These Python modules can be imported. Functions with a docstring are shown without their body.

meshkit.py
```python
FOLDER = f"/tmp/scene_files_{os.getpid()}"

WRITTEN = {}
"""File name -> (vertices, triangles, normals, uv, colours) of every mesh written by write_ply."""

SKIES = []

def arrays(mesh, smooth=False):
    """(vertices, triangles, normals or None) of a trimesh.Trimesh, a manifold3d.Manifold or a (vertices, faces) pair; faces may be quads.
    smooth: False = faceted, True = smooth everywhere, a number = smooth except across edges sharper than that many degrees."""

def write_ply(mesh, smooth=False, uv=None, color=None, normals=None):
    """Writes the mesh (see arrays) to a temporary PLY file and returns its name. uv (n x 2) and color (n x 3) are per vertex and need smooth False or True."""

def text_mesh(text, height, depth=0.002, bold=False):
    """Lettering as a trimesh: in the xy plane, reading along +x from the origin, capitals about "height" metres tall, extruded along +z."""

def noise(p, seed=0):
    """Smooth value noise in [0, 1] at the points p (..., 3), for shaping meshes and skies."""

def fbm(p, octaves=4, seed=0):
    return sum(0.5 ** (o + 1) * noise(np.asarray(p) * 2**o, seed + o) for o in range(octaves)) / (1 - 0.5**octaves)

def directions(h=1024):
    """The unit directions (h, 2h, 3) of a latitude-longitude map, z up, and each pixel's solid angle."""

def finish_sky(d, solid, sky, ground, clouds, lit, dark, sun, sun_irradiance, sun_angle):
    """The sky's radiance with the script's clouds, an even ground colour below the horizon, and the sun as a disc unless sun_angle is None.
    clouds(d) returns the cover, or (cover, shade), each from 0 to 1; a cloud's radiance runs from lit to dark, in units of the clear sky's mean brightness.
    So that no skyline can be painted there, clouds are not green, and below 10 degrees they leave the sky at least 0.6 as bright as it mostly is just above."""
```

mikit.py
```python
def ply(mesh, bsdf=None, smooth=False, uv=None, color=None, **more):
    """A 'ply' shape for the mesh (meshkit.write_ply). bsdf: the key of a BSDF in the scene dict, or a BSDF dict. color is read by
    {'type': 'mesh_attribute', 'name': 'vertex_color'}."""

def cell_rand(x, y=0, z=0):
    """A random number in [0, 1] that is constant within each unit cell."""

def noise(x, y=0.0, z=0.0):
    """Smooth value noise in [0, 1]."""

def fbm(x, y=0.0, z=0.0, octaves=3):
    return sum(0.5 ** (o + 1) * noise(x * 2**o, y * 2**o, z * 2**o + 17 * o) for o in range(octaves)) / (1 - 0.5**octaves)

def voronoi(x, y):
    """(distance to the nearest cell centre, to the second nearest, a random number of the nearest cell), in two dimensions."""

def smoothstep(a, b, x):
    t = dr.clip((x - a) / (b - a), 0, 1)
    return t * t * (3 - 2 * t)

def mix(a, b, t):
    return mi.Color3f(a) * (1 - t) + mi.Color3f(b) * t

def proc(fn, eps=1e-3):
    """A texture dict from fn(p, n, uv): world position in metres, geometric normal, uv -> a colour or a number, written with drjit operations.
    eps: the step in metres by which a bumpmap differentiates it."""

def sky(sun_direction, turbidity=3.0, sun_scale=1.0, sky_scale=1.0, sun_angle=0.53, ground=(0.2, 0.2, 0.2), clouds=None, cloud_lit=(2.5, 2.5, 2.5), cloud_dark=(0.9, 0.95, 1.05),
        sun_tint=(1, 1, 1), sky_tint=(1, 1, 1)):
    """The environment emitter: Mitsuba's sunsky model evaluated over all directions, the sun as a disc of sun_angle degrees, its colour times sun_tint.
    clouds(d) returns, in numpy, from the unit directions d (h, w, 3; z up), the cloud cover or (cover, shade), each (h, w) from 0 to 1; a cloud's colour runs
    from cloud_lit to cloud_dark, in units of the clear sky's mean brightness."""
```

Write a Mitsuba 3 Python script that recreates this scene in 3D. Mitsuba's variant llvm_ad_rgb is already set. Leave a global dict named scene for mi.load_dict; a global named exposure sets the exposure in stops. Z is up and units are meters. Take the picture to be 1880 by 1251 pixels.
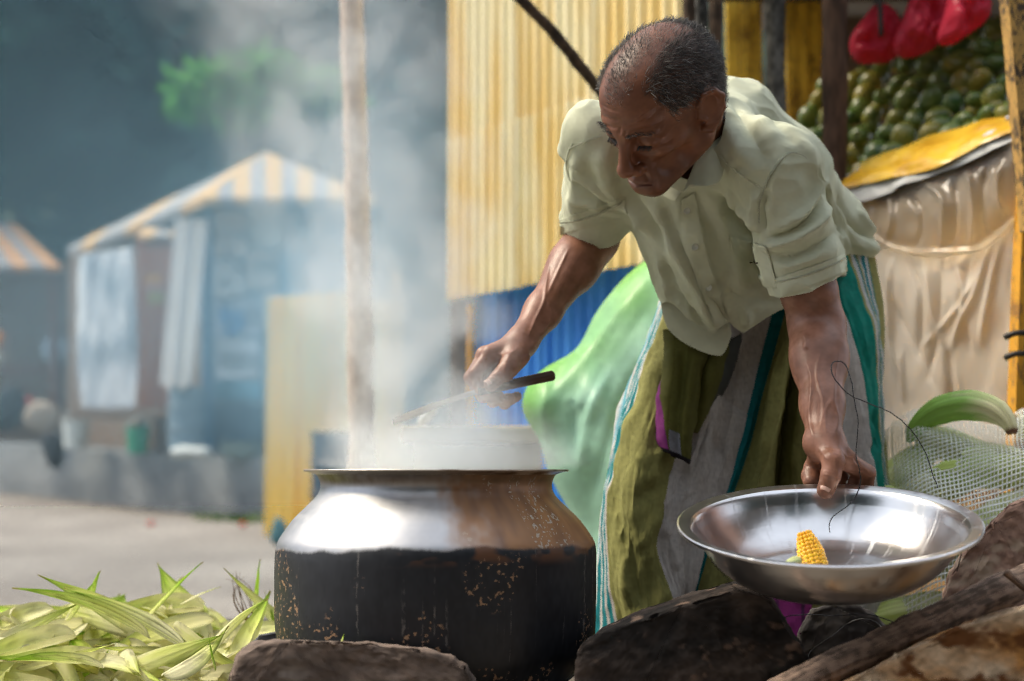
import math, random
import numpy as np
import trimesh
import mitsuba as mi
import drjit as dr
import mikit
import meshkit
from scipy.spatial import cKDTree, ConvexHull
from scipy.interpolate import CubicSpline, PchipInterpolator

T = mi.ScalarTransform4f
scene, labels = {}, {}

# ------------------------------------------------------------------ camera, daylight, exposure
FOCAL, EYE = 2611.0, 0.46                      # focal length in pixels of a 1880 px wide frame; eye height (m)
PITCH = math.atan((865 - 625.5) / FOCAL)       # the camera looks slightly upwards
CAM = np.array([0.0, 0.0, EYE])
FWD = np.array([0, math.cos(PITCH), math.sin(PITCH)])
UPV = np.array([0, -math.sin(PITCH), math.cos(PITCH)])
scene['camera'] = {'type': 'thinlens', 'fov': math.degrees(2 * math.atan(940 / FOCAL)), 'fov_axis': 'x',
                   'near_clip': 0.05, 'far_clip': 300.0, 'aperture_radius': 0.0100, 'focus_distance': 2.10,
                   'to_world': T().look_at(origin=CAM.tolist(), target=(CAM + FWD).tolist(), up=[0, 0, 1])}
scene['sky'] = mikit.sky((-0.62, 0.10, 0.78), turbidity=3, sun_scale=0.30, sun_angle=28, sun_tint=(.95, 1.0, 1.06), clouds=lambda d: 1.0,
                         cloud_lit=(1.05, 1.13, 1.27), ground=(0.13, 0.12, 0.11))
exposure = 3.6
RNG = np.random.default_rng(7)


# ------------------------------------------------------------------ helpers
def P(px, py, Y):
    """The world point at forward distance Y that a measured pixel of the 1880 x 1251 photograph stands for."""
    d = FWD + (px - 940) / FOCAL * np.array([1.0, 0, 0]) + (625.5 - py) / FOCAL * UPV
    return CAM + d * (Y / d[1])


def PP(seq):
    return np.array([P(*s) for s in seq])


def num(name):
    if name not in scene and name not in labels:
        return name
    k = 1
    while f'{name}_{k:03d}' in scene or f'{name}_{k:03d}' in labels:
        k += 1
    return f'{name}_{k:03d}'


def thing(name, label, cat, group=None):
    key = num(name)
    labels[key] = {'label': label, 'category': cat}
    if group:
        labels[key]['group'] = group
    return key


def put(key, mesh, bsdf, smooth=False, label=None, kind=None, **more):
    scene[key] = mikit.ply(mesh, bsdf, smooth=smooth, **more)
    if label or kind:
        labels.setdefault(key, {})
        if label:
            labels[key]['label'] = label
        if kind:
            labels[key]['kind'] = kind
    return key


def part(parent, name, mesh, bsdf, smooth=False, label=None, kind=None, **more):
    return put(num(parent + '__' + name), mesh, bsdf, smooth, label, kind, **more)


def solo(name, label, cat, mesh, bsdf, smooth=False, group=None, **more):
    k = thing(name, label, cat, group)
    scene[k] = mikit.ply(mesh, bsdf, smooth=smooth, **more)
    return k


def cat(*ms):
    ms = [m for m in (ms[0] if len(ms) == 1 and isinstance(ms[0], list) else ms)]
    return trimesh.util.concatenate(ms)


def nrm(v):
    v = np.asarray(v, float)
    return v / max(np.linalg.norm(v), 1e-12)


def box(size, at=(0, 0, 0), R=None, bevel=0.0):
    s = np.asarray(size, float) / 2
    if bevel > 0:
        b = min(bevel, 0.45 * s.min() * 2)
        pts = []
        for sx in (-1, 1):
            for sy in (-1, 1):
                for sz in (-1, 1):
                    for a in range(3):
                        v = s - b
                        v[a] = s[a]
                        pts.append(v * (sx, sy, sz))
        m = trimesh.convex.convex_hull(np.array(pts))
    else:
        m = trimesh.creation.box(extents=2 * s)
    M = np.eye(4)
    if R is not None:
        M[:3, :3] = R
    M[:3, 3] = at
    m.apply_transform(M)
    return m


def frame(x, up=(0, 0, 1)):
    """Rotation whose first column is along x."""
    x = nrm(x)
    y = np.cross(up, x)
    if np.linalg.norm(y) < 1e-6:
        y = np.cross((0, 1, 0), x)
    y = nrm(y)
    return np.stack([x, y, np.cross(x, y)], 1)


def rotz(a):
    c, s = math.cos(a), math.sin(a)
    return np.array([[c, -s, 0], [s, c, 0], [0, 0, 1.0]])


def rot(axis, a):
    return trimesh.transformations.rotation_matrix(a, axis)[:3, :3]


def grid_faces(n, m, wrap=False):
    """Quads of an n x m vertex grid (wrap closes the second direction)."""
    i, j = np.meshgrid(np.arange(n - 1), np.arange(m if wrap else m - 1), indexing='ij')
    j2 = (j + 1) % m
    return np.stack([i * m + j, (i + 1) * m + j, (i + 1) * m + j2, i * m + j2], -1).reshape(-1, 4)


def quads(v, q):
    q = np.asarray(q)
    return trimesh.Trimesh(np.asarray(v), np.vstack([q[:, [0, 1, 2]], q[:, [0, 2, 3]]]), process=False)


def tube(path, rad, sides=10, caps=True, squash=1.0):
    """A tube along a polyline with a radius per point."""
    path = np.asarray(path, float)
    rad = np.broadcast_to(np.asarray(rad, float), len(path))
    t = np.gradient(path, axis=0)
    t /= np.linalg.norm(t, axis=1, keepdims=True) + 1e-12
    n = np.cross(t[0], [0.13, 0.31, 0.94])
    n = nrm(n if np.linalg.norm(n) > 1e-3 else np.cross(t[0], [1, 0, 0]))
    rings = []
    for k in range(len(path)):
        n = nrm(n - t[k] * (n @ t[k]))
        b = np.cross(t[k], n)
        a = np.arange(sides) / sides * 2 * np.pi
        rings.append(path[k] + rad[k] * (np.cos(a)[:, None] * n + squash * np.sin(a)[:, None] * b))
    v = np.concatenate(rings)
    f = grid_faces(len(path), sides, True)[:, ::-1]
    tri = np.vstack([f[:, [0, 1, 2]], f[:, [0, 2, 3]]])
    if caps:
        v = np.vstack([v, path[:1], path[-1:]])
        c0, c1, L = len(v) - 2, len(v) - 1, (len(path) - 1) * sides
        k = np.arange(sides)
        k2 = (k + 1) % sides
        tri = np.vstack([tri, np.stack([k2, k, k * 0 + c0], 1)[:, ::-1][:, [1, 0, 2]], np.stack([L + k, L + k2, k * 0 + c1], 1)])
    m = trimesh.Trimesh(v, tri, process=False)
    if m.volume < 0:
        m.invert()
    return m


def spline(pts, n):
    pts = np.asarray(pts, float)
    d = np.r_[0, np.cumsum(np.linalg.norm(np.diff(pts, axis=0), axis=1))]
    if len(pts) == 2:
        return pts[0] + (pts[1] - pts[0]) * np.linspace(0, 1, n)[:, None]
    return CubicSpline(d / d[-1], pts)(np.linspace(0, 1, n))


def lathe(prof, n=96):
    """Surface of revolution about z of (r, z) pairs."""
    prof = np.asarray(prof, float)
    a = np.arange(n) / n * 2 * np.pi
    v = np.stack([prof[:, :1] * np.cos(a), prof[:, :1] * np.sin(a), np.repeat(prof[:, 1:], n, 1)], -1).reshape(-1, 3)
    return quads(v, grid_faces(len(prof), n, True)[:, ::-1])


def fbm(p, octaves=4, seed=0):
    return meshkit.fbm(np.asarray(p), octaves, seed)


def displaced(m, amp, freq, octaves=4, seed=0, ridged=False):
    n = m.vertex_normals
    f = fbm(m.vertices * freq, octaves, seed)
    f = (1 - 2 * np.abs(2 * f - 1)) * 0.5 if ridged else f - 0.5
    return trimesh.Trimesh(m.vertices + n * (2 * amp * f)[:, None], m.faces, process=False)


# ---- implicit surfaces: distance functions, smooth union, surface nets
def rc(p, a, b, ra, rb):
    a, b = np.asarray(a, np.float32), np.asarray(b, np.float32)
    ba = b - a
    t = np.clip((p - a) @ ba / max(float(ba @ ba), 1e-12), 0, 1)
    return np.linalg.norm(p - a - t[:, None] * ba, axis=1) - (ra + (rb - ra) * t)


def ell(p, c, r, R=None):
    q = p - np.asarray(c, np.float32)
    if R is not None:
        q = q @ np.asarray(R, np.float32)
    r = np.asarray(r, np.float32)
    k0 = np.linalg.norm(q / r, axis=1)
    k1 = np.linalg.norm(q / (r * r), axis=1)
    return k0 * (k0 - 1) / np.maximum(k1, 1e-9)


def smin(a, b, k):
    h = np.clip(0.5 + 0.5 * (b - a) / k, 0, 1)
    return b * (1 - h) + a * h - k * h * (1 - h)


def smax(a, b, k):
    return -smin(-a, -b, k)


def isosurface(fn, lo, hi, h):
    """Surface nets of fn = 0, evaluated only in the blocks that the surface can pass through."""
    lo, hi = np.asarray(lo, float), np.asarray(hi, float)
    B = 8
    nb = np.ceil((hi - lo) / (h * B)).astype(int) + 1
    ib = np.stack(np.meshgrid(*[np.arange(k) for k in nb], indexing='ij'), -1).reshape(-1, 3)
    cen = (lo + (ib * B + (B - 1) / 2) * h).astype(np.float32)
    dc = fn(cen)
    near = np.abs(dc) < B * h * 0.87 * 1.35
    F = np.ones(tuple(nb * B), np.float32)
    for k in np.nonzero(~near & (dc < 0))[0]:
        i = ib[k] * B
        F[i[0]:i[0] + B, i[1]:i[1] + B, i[2]:i[2] + B] = -1
    loc = np.stack(np.meshgrid(*[np.arange(B)] * 3, indexing='ij'), -1).reshape(-1, 3)
    todo = ib[near]
    for c in range(0, len(todo), 400):
        I = (todo[c:c + 400, None, :] * B + loc[None]).reshape(-1, 3)
        F[I[:, 0], I[:, 1], I[:, 2]] = fn((lo + I * h).astype(np.float32))
    s = F < 0
    n = np.array(F.shape)
    cnt = np.zeros(n - 1, np.uint8)
    for dx in (0, 1):
        for dy in (0, 1):
            for dz in (0, 1):
                cnt += s[dx:n[0] - 1 + dx, dy:n[1] - 1 + dy, dz:n[2] - 1 + dz]
    act = np.argwhere((cnt > 0) & (cnt < 8))
    idx = -np.ones(n - 1, np.int64)
    idx[act[:, 0], act[:, 1], act[:, 2]] = np.arange(len(act))
    acc, w = np.zeros((len(act), 3)), np.zeros(len(act))
    corners = [(a, b, c) for a in (0, 1) for b in (0, 1) for c in (0, 1)]
    for c0 in corners:
        for ax in range(3):
            if c0[ax]:
                continue
            c1 = list(c0)
            c1[ax] = 1
            f0 = F[tuple((act + c0).T)]
            f1 = F[tuple((act + c1).T)]
            m = (f0 < 0) != (f1 < 0)
            t = np.where(m, f0 / np.where(m, f0 - f1, 1), 0)
            q = np.array(c0, float)[None].repeat(len(act), 0)
            q[:, ax] += t
            acc += np.where(m[:, None], q, 0)
            w += m
    v = lo + (act + acc / w[:, None]) * h
    fs = []
    for ax in range(3):
        b, c = (ax + 1) % 3, (ax + 2) % 3
        sl0, sl1 = [slice(None)] * 3, [slice(None)] * 3
        sl0[ax], sl1[ax] = slice(0, -1), slice(1, None)
        e = np.argwhere(s[tuple(sl0)] != s[tuple(sl1)])
        ok = (e[:, b] > 0) & (e[:, c] > 0) & (e[:, b] < n[b] - 1) & (e[:, c] < n[c] - 1)
        e = e[ok]
        ins = s[tuple(e.T)]
        o = np.zeros((4, 3), int)
        o[1, b], o[2, b], o[2, c], o[3, c] = -1, -1, -1, -1
        q = np.stack([idx[tuple((e + k).T)] for k in o], 1)
        q = np.where(ins[:, None], q, q[:, ::-1])
        fs.append(q)
    q = np.concatenate(fs)
    q = q[(q >= 0).all(1)]
    m = quads(v, q)
    return m


def relax(m, n=2, lam=0.5):
    """A few Laplacian steps, quick."""
    e = m.edges_unique
    v = np.array(m.vertices)
    deg = np.bincount(e.ravel(), minlength=len(v))[:, None]
    for k in range(n):
        for l in (lam, -lam * 1.02):
            a = np.zeros_like(v)
            np.add.at(a, e[:, 0], v[e[:, 1]])
            np.add.at(a, e[:, 1], v[e[:, 0]])
            v = v + l * (a / np.maximum(deg, 1) - v)
    return trimesh.Trimesh(v, m.faces, process=False)


def clip_mesh(m, g):
    """Keeps the part of the mesh where the per-vertex value g > 0, cutting triangles along g = 0."""
    v, f = np.array(m.vertices), np.array(m.faces)
    pos = g > 0
    k = pos[f].sum(1)
    keep = f[k == 3]
    vs, new, base, cache = [v], [keep], [len(v)], {}

    def cut(a, b):
        key = (min(a, b), max(a, b))
        if key not in cache:
            t = g[a] / (g[a] - g[b])
            cache[key] = base[0]
            base[0] += 1
            vs.append((v[a] + t * (v[b] - v[a]))[None])
        return cache[key]
    extra = []
    for tri in f[(k == 1) | (k == 2)]:
        p = pos[tri]
        if p.sum() == 1:
            i = int(np.argmax(p))
            a, b, c = tri[i], tri[(i + 1) % 3], tri[(i + 2) % 3]
            extra.append((a, cut(a, b), cut(a, c)))
        else:
            i = int(np.argmin(p))
            a, b, c = tri[i], tri[(i + 1) % 3], tri[(i + 2) % 3]
            ab, ac = cut(a, b), cut(a, c)
            extra += [(ab, b, c), (ab, c, ac)]
    if extra:
        new.append(np.array(extra))
    out = trimesh.Trimesh(np.concatenate(vs), np.concatenate(new), process=False)
    out.remove_unreferenced_vertices()
    return out


def thicken(m, t):
    """A sheet with thickness t: the surface, its inward copy and the strip along its open edges."""
    v, f, n = np.array(m.vertices), np.array(m.faces), np.array(m.vertex_normals)
    e = np.sort(np.vstack([f[:, [0, 1]], f[:, [1, 2]], f[:, [2, 0]]]), axis=1)
    d = np.vstack([f[:, [0, 1]], f[:, [1, 2]], f[:, [2, 0]]])
    key = e[:, 0] * (len(v) + 1) + e[:, 1]
    _, inv, cnt = np.unique(key, return_inverse=True, return_counts=True)
    open_ = d[cnt[inv] == 1]
    N = len(v)
    strip = np.vstack([np.stack([open_[:, 1], open_[:, 0], open_[:, 0] + N], 1), np.stack([open_[:, 1], open_[:, 0] + N, open_[:, 1] + N], 1)])
    return trimesh.Trimesh(np.vstack([v, v - n * t]), np.vstack([f, f[:, ::-1] + N, strip]), process=False)


def onto(m, seq, step=0.004):
    """A measured stroke laid onto a mesh: where the lines of sight meet it first."""
    seq = np.asarray(seq, float)
    L = np.r_[0, np.cumsum(np.linalg.norm(np.diff(seq, axis=0), axis=1))]
    s = np.linspace(0, L[-1], max(int(L[-1] / 1.4), 4))
    px = PchipInterpolator(L, seq)(s) if len(seq) > 2 else np.stack([np.interp(s, L, seq[:, k]) for k in (0, 1)], 1)
    o = np.repeat(CAM[None], len(px), 0)
    d = np.array([P(a, b, 1.0) - CAM for a, b in px])
    hit, ray, _ = m.ray.intersects_location(o, d, multiple_hits=False)
    return hit[np.argsort(ray)], s[np.sort(ray)] / L[-1]


def sculpt(m, strokes):
    """Folds and veins: each stroke = (points, width in m, height in m[, taper]) raises (or, negative, sinks) the skin along its line."""
    v, n = np.array(m.vertices), np.array(m.vertex_normals)
    for st in strokes:
        seq, w, a = st[:3]
        taper = st[3] if len(st) > 3 else True
        pts, s = onto(m, seq)
        if len(pts) < 2:
            continue
        jump = np.r_[0, np.linalg.norm(np.diff(pts, axis=0), axis=1)]
        pts, s = pts[jump < 0.05], s[jump < 0.05]
        tr = cKDTree(pts)
        near = np.nonzero(tr.query(v, distance_upper_bound=3 * w)[0] < 3 * w)[0]
        if len(near) == 0:
            continue
        d, i = tr.query(v[near])
        k = np.exp(-(d / w) ** 2)
        if taper:
            k *= np.clip(np.minimum(s[i], 1 - s[i]) * 5 + 0.1, 0, 1)
        v[near] += n[near] * (a * k)[:, None]
    return trimesh.Trimesh(v, m.faces, process=False)


# ------------------------------------------------------------------ materials
def rough(col, r=0.8, spec=0.3, **kw):
    base = {'type': 'rgb', 'value': list(col)} if isinstance(col, (tuple, list)) else col
    return {'type': 'twosided', 'b': {'type': 'principled', 'base_color': base, 'roughness': r, 'specular': spec, **kw}}


VC = {'type': 'mesh_attribute', 'name': 'vertex_color'}
scene['vc_matte'] = rough(VC, 0.9, 0.2)
scene['vc_satin'] = rough(VC, 0.55, 0.4)
scene['vc_gloss'] = rough(VC, 0.28, 0.5)
scene['vc_leaf'] = {'type': 'principledthin', 'base_color': VC, 'roughness': 0.55, 'diff_trans': 0.7, 'spec_trans': 0.0, 'eta': 1.3}


def shade(m, c0, c1, freq, seed=0, octaves=4, bias=0.0, gain=2.2):
    """Colours per vertex between two tones, by noise."""
    t = np.clip((fbm(m.vertices * freq, octaves, seed) - 0.5 + bias) * gain + 0.5, 0, 1)[:, None]
    return np.asarray(c0) * (1 - t) + np.asarray(c1) * t
scene['skin'] = rough(VC, 0.42, 0.45)
scene['nail_skin'] = rough((.52, .32, .25), 0.35, 0.5)
scene['eye_dark'] = rough((.05, .035, .03), 0.08, 0.6)
scene['hair_dark'] = rough((.015, .013, .012), 0.5, 0.4)
scene['shirt_cloth'] = rough(VC, 0.85, 0.25, sheen=0.3)


def patch(m, left, right, rows, cols, off, t=0.0012, edge=0.0):
    """A piece of cloth lying on a mesh between two measured edges, lifted off its surface."""
    def res(c, n):
        c = np.asarray(c, float)
        L = np.r_[0, np.cumsum(np.linalg.norm(np.diff(c, axis=0), axis=1))]
        s = np.linspace(0, L[-1], n)
        return PchipInterpolator(L, c)(s) if len(c) > 2 else np.stack([np.interp(s, L, c[:, k]) for k in (0, 1)], 1)
    a, b = res(left, rows), res(right, rows)
    px = a[:, None] + (b - a)[:, None] * np.linspace(0, 1, cols)[None, :, None]
    px = px.reshape(-1, 2)
    d = np.array([P(x, y, 1.0) - CAM for x, y in px])
    hit, ray, tri = m.ray.intersects_location(np.repeat(CAM[None], len(px), 0), d, multiple_hits=False)
    Y = np.full(len(px), np.nan)
    n = np.zeros((len(px), 3))
    Y[ray] = hit[:, 1]
    n[ray] = m.face_normals[tri]
    ok = np.isfinite(Y)
    if not ok.all():
        j = cKDTree(px[ok]).query(px[~ok])[1]
        Y[~ok] = Y[ok][j]
        n[~ok] = n[ok][j]
    pts = np.array([P(x, y, yy) for (x, y), yy in zip(px, Y)])
    G = n.reshape(rows, cols, 3)
    for _ in range(3):
        Q = np.pad(G, ((1, 1), (1, 1), (0, 0)), mode='edge')
        G = (Q[:-2, 1:-1] + Q[2:, 1:-1] + Q[1:-1, :-2] + Q[1:-1, 2:] + Q[1:-1, 1:-1]) / 5
    n = G.reshape(-1, 3)
    n /= np.linalg.norm(n, axis=1, keepdims=True)
    out = quads(pts + n * off, grid_faces(rows, cols))
    if (out.face_normals * (CAM - out.triangles_center)).sum() < 0:
        out.invert()
    return thicken(out, t) if t else out


def columns(cols, rows, per, closed=True):
    """A draped sheet through columns of measured points: (vertices rows x n, column coordinate n)."""
    R = []
    for c in cols:
        c = PP(c)
        d = np.r_[0, np.cumsum(np.linalg.norm(np.diff(c, axis=0), axis=1))]
        R.append(PchipInterpolator(d / d[-1], c)(np.linspace(0, 1, rows)))
    R = np.array(R)
    k = np.arange(len(R), dtype=float)
    if closed:
        R = np.concatenate([R[-2:], R, R[:3]])
        k = np.arange(-2, len(cols) + 3, dtype=float)
    step = np.r_[0, np.cumsum(np.linalg.norm(np.diff(R, axis=0), axis=2).mean(1) + 1e-4)]
    u = np.concatenate([np.linspace(i, i + 1, n, endpoint=False) for i, n in enumerate(per)])
    if not closed:
        u = np.r_[u, len(cols) - 1]
    s = np.interp(u, k, step)
    return PchipInterpolator(step, R, axis=0)(s).transpose(1, 0, 2), u


def along(a, b, t):
    return a + (b - a) * t
# ================================================================== the setting
def terrain(x, y):
    x, y = np.asarray(x, float), np.asarray(y, float)
    k = np.clip((y - 8) / 8, 0, 1)
    z = .0115 * np.clip(y - 8, 0, 12) + .034 * np.clip(-x - 2.1, 0, 14) * k * k * (3 - 2 * k)
    return z + .02 * (fbm(np.stack(np.broadcast_arrays(x * .7, y * .7, 0 * x), -1), 2, 70) - .5)


def sheet(xs, ys, z):
    X, Y_ = np.meshgrid(xs, ys, indexing='ij')
    v = np.stack([X, Y_, z(X, Y_)], -1).reshape(-1, 3)
    m = quads(v, grid_faces(len(xs), len(ys)))
    if m.face_normals[:, 2].sum() < 0:
        m.invert()
    return m


def grit(x, y, z=0):
    return mikit.fbm(x, y, z, 3)


scene['dirt'] = rough(mikit.proc(lambda p, n, uv: mikit.mix((.085, .070, .055), (.19, .165, .135), mikit.smoothstep(.3, .7, .6 * grit(p.x * 7, p.y * 7) + .4 * mikit.noise(p.x * 130, p.y * 130)))), .95, .1)
scene['asphalt'] = rough(mikit.proc(lambda p, n, uv: mikit.mix((.15, .138, .125), (.25, .235, .21), mikit.smoothstep(.25, .75, .55 * grit(p.x * 1.7, p.y * .9) + .45 * mikit.noise(p.x * 90, p.y * 90)))), .9, .15)
xs = np.r_[np.linspace(-60, -7, 20), np.linspace(-6.8, 3, 70), np.linspace(3.5, 40, 20)]
ys = np.r_[np.linspace(-8, 0, 8), np.linspace(.2, 22, 90), np.linspace(24, 90, 24)]
put('ground', sheet(xs, ys, terrain), 'dirt', True, kind='structure')
rd = sheet(np.linspace(-40, 1.2, 150), np.linspace(0, 1, 60), lambda x, y: 0 * x)
rv = np.array(rd.vertices)
edge = 4.35 + .22 * (fbm(np.stack([rv[:, 0] * 2.2, 0 * rv[:, 0], 0 * rv[:, 0]], -1), 4, 12) - .5) * 2
far = 11.2 + np.clip(-rv[:, 0] - 2, 0, 40) * 1.15
rv[:, 1] = edge + rv[:, 1] * (far - edge)
rv[:, 2] = terrain(rv[:, 0], rv[:, 1]) + .012
put('road', trimesh.Trimesh(rv, rd.faces, process=False), 'asphalt', True, kind='structure')
# wooded hillside closing the view
scene['hill_green'] = rough(mikit.proc(lambda p, n, uv: mikit.mix((.010, .018, .016), (.035, .055, .040), mikit.smoothstep(.3, .7, grit(p.x * .6, p.y * .6, p.z * .6)))), .95, .1)
put('hill', sheet(np.linspace(-70, 50, 60), np.linspace(27, 75, 30), lambda x, y: terrain(x, y) - .5 + .55 * (y - 27) + 3 * (fbm(np.stack([x * .12, y * .12, 0 * x], -1), 3, 9) - .5)), 'hill_green', True, kind='structure')

# ---- trees on the slope
scene['bark'] = rough((.055, .042, .034), .95, .1)


def crown(n, size, r, seed, c0, c1):
    g = np.random.default_rng(seed)
    cl = g.normal(0, 1, (26, 3))
    cl = cl / np.linalg.norm(cl, axis=1, keepdims=True) * g.uniform(.35, 1, (26, 1)) * np.array(r)
    c = cl[g.integers(0, 26, n)] + g.normal(0, 1, (n, 3)) * np.array(r) * .20
    d = g.normal(0, 1, (n, 3)) + np.array([0, 0, -.4])
    d /= np.linalg.norm(d, axis=1, keepdims=True)
    s = np.cross(d, g.normal(0, 1, (n, 3)))
    s /= np.linalg.norm(s, axis=1, keepdims=True)
    L, w = size * g.uniform(.7, 1.3, (n, 1)), size * .32
    v = np.stack([c, c + d * L * .5 + s * w, c + d * L, c + d * L * .5 - s * w], 1).reshape(-1, 3)
    t = np.repeat(g.random(n), 4)[:, None]
    return quads(v, np.arange(4 * n).reshape(-1, 4)), np.asarray(c0) * (1 - t) + np.asarray(c1) * t


CROWNS = []
for k in range(3):
    m, c = crown(5200, .30, (2.5, 2.3, 2.6), 50 + k, (.010, .034, .040), (.040, .095, .085))
    CROWNS.append(mikit.ply(m, 'vc_leaf', color=c))
for k, (px, Y, h, s) in enumerate([(40, 20, 6.2, 1.1), (210, 24, 8.0, 1.3), (345, 20.5, 7.0, 1.0), (480, 26, 7.2, 1.4), (620, 20, 6.0, 1.15), (745, 22, 7.6, 1.2), (860, 19, 6.6, 1.1), (120, 30, 10.5, 1.5), (560, 30, 11.0, 1.5), (780, 30, 10.0, 1.4),
                                   (-90, 24, 8.4, 1.3), (300, 27, 4.6, 1.3), (700, 17, 3.4, .8), (810, 15, 2.3, .7), (790, 12.5, 1.0, .42)]):
    t = thing('tree', 'dark broadleaf tree on the smoky slope behind the huts', 'tree', 'dark trees closing the background')
    b = P(px, 865, Y)
    z0 = float(terrain(b[0], Y))
    z0 = max(z0, float(-.5 + .55 * (Y - 27)) if Y > 27 else z0)
    tw = T().translate([b[0], Y, z0 + h]).rotate([0, 0, 1], 73.0 * k).scale(s)
    tr = tube(spline([[b[0] + .2, Y, z0 - .3], [b[0] - .1 * s, Y + .1, z0 + h * .5], [b[0], Y, z0 + h + .6 * s]], 12), np.linspace(.20, .07, 12) * s, 8)
    part(t, 'trunk', tr, 'bark', True)
    scene[t + '__crown'] = {**CROWNS[k % 3], 'to_world': tw}
for k, (x, y, h, s) in enumerate(((-5.2, -4.2, 3.0, 1.15), (-1.4, -5.4, 3.2, 1.25), (2.4, -4.8, 3.0, 1.2), (5.6, -3.0, 3.0, 1.2))):  # unseen trees, added to cut the low light from the camera side
    t = thing('tree', 'broad unseen tree added behind the viewer to block low sky light', 'tree', 'unseen trees added behind the viewer')
    part(t, 'trunk', tube(spline([[x + .1, y, -.1], [x, y + .1, h * .5], [x, y, h + .5]], 10), np.linspace(.2, .08, 10), 8), 'bark', True)
    scene[t + '__crown'] = {**CROWNS[k % 3], 'to_world': T().translate([x, y, h]).rotate([0, 0, 1], 50.0 * k).scale(s)}
t = thing('leafy_branch', 'bright green spray of leaves lit above the striped hut roof', 'branch')
c = P(470, 165, 15.0)
m, col = crown(2600, .17, (.85, .5, .30), 77, (.05, .20, .03), (.12, .36, .07))
m.apply_translation(c)
put(t + '__leaves', m, 'vc_leaf', color=col)
part(t, 'stem', tube(spline([P(380, 250, 20.4), P(440, 190, 17), c + [0, 0, -.05], c + [.5, 0, .05]], 16), np.linspace(.05, .012, 16), 6), 'bark', True)

# ================================================================== huts across the road
scene['concrete'] = rough(mikit.proc(lambda p, n, uv: mikit.mix((.13, .145, .155), (.24, .255, .26), mikit.smoothstep(.25, .75, .5 * grit(p.x * 1.6, p.y * 1.6, p.z * 4) + .5 * grit(p.x * 14, p.y * 14, p.z * 14)))), .95, .1)
A, B, C0 = P(500, 958, 12.0), P(-120, 903, 17.2), P(-400, 900, 22)


def prism(poly, z0, z1):
    n = len(poly)
    v = np.vstack([np.c_[poly, np.broadcast_to(z0, n)], np.c_[poly, np.broadcast_to(z1, n)]])
    return trimesh.convex.convex_hull(v)


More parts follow.
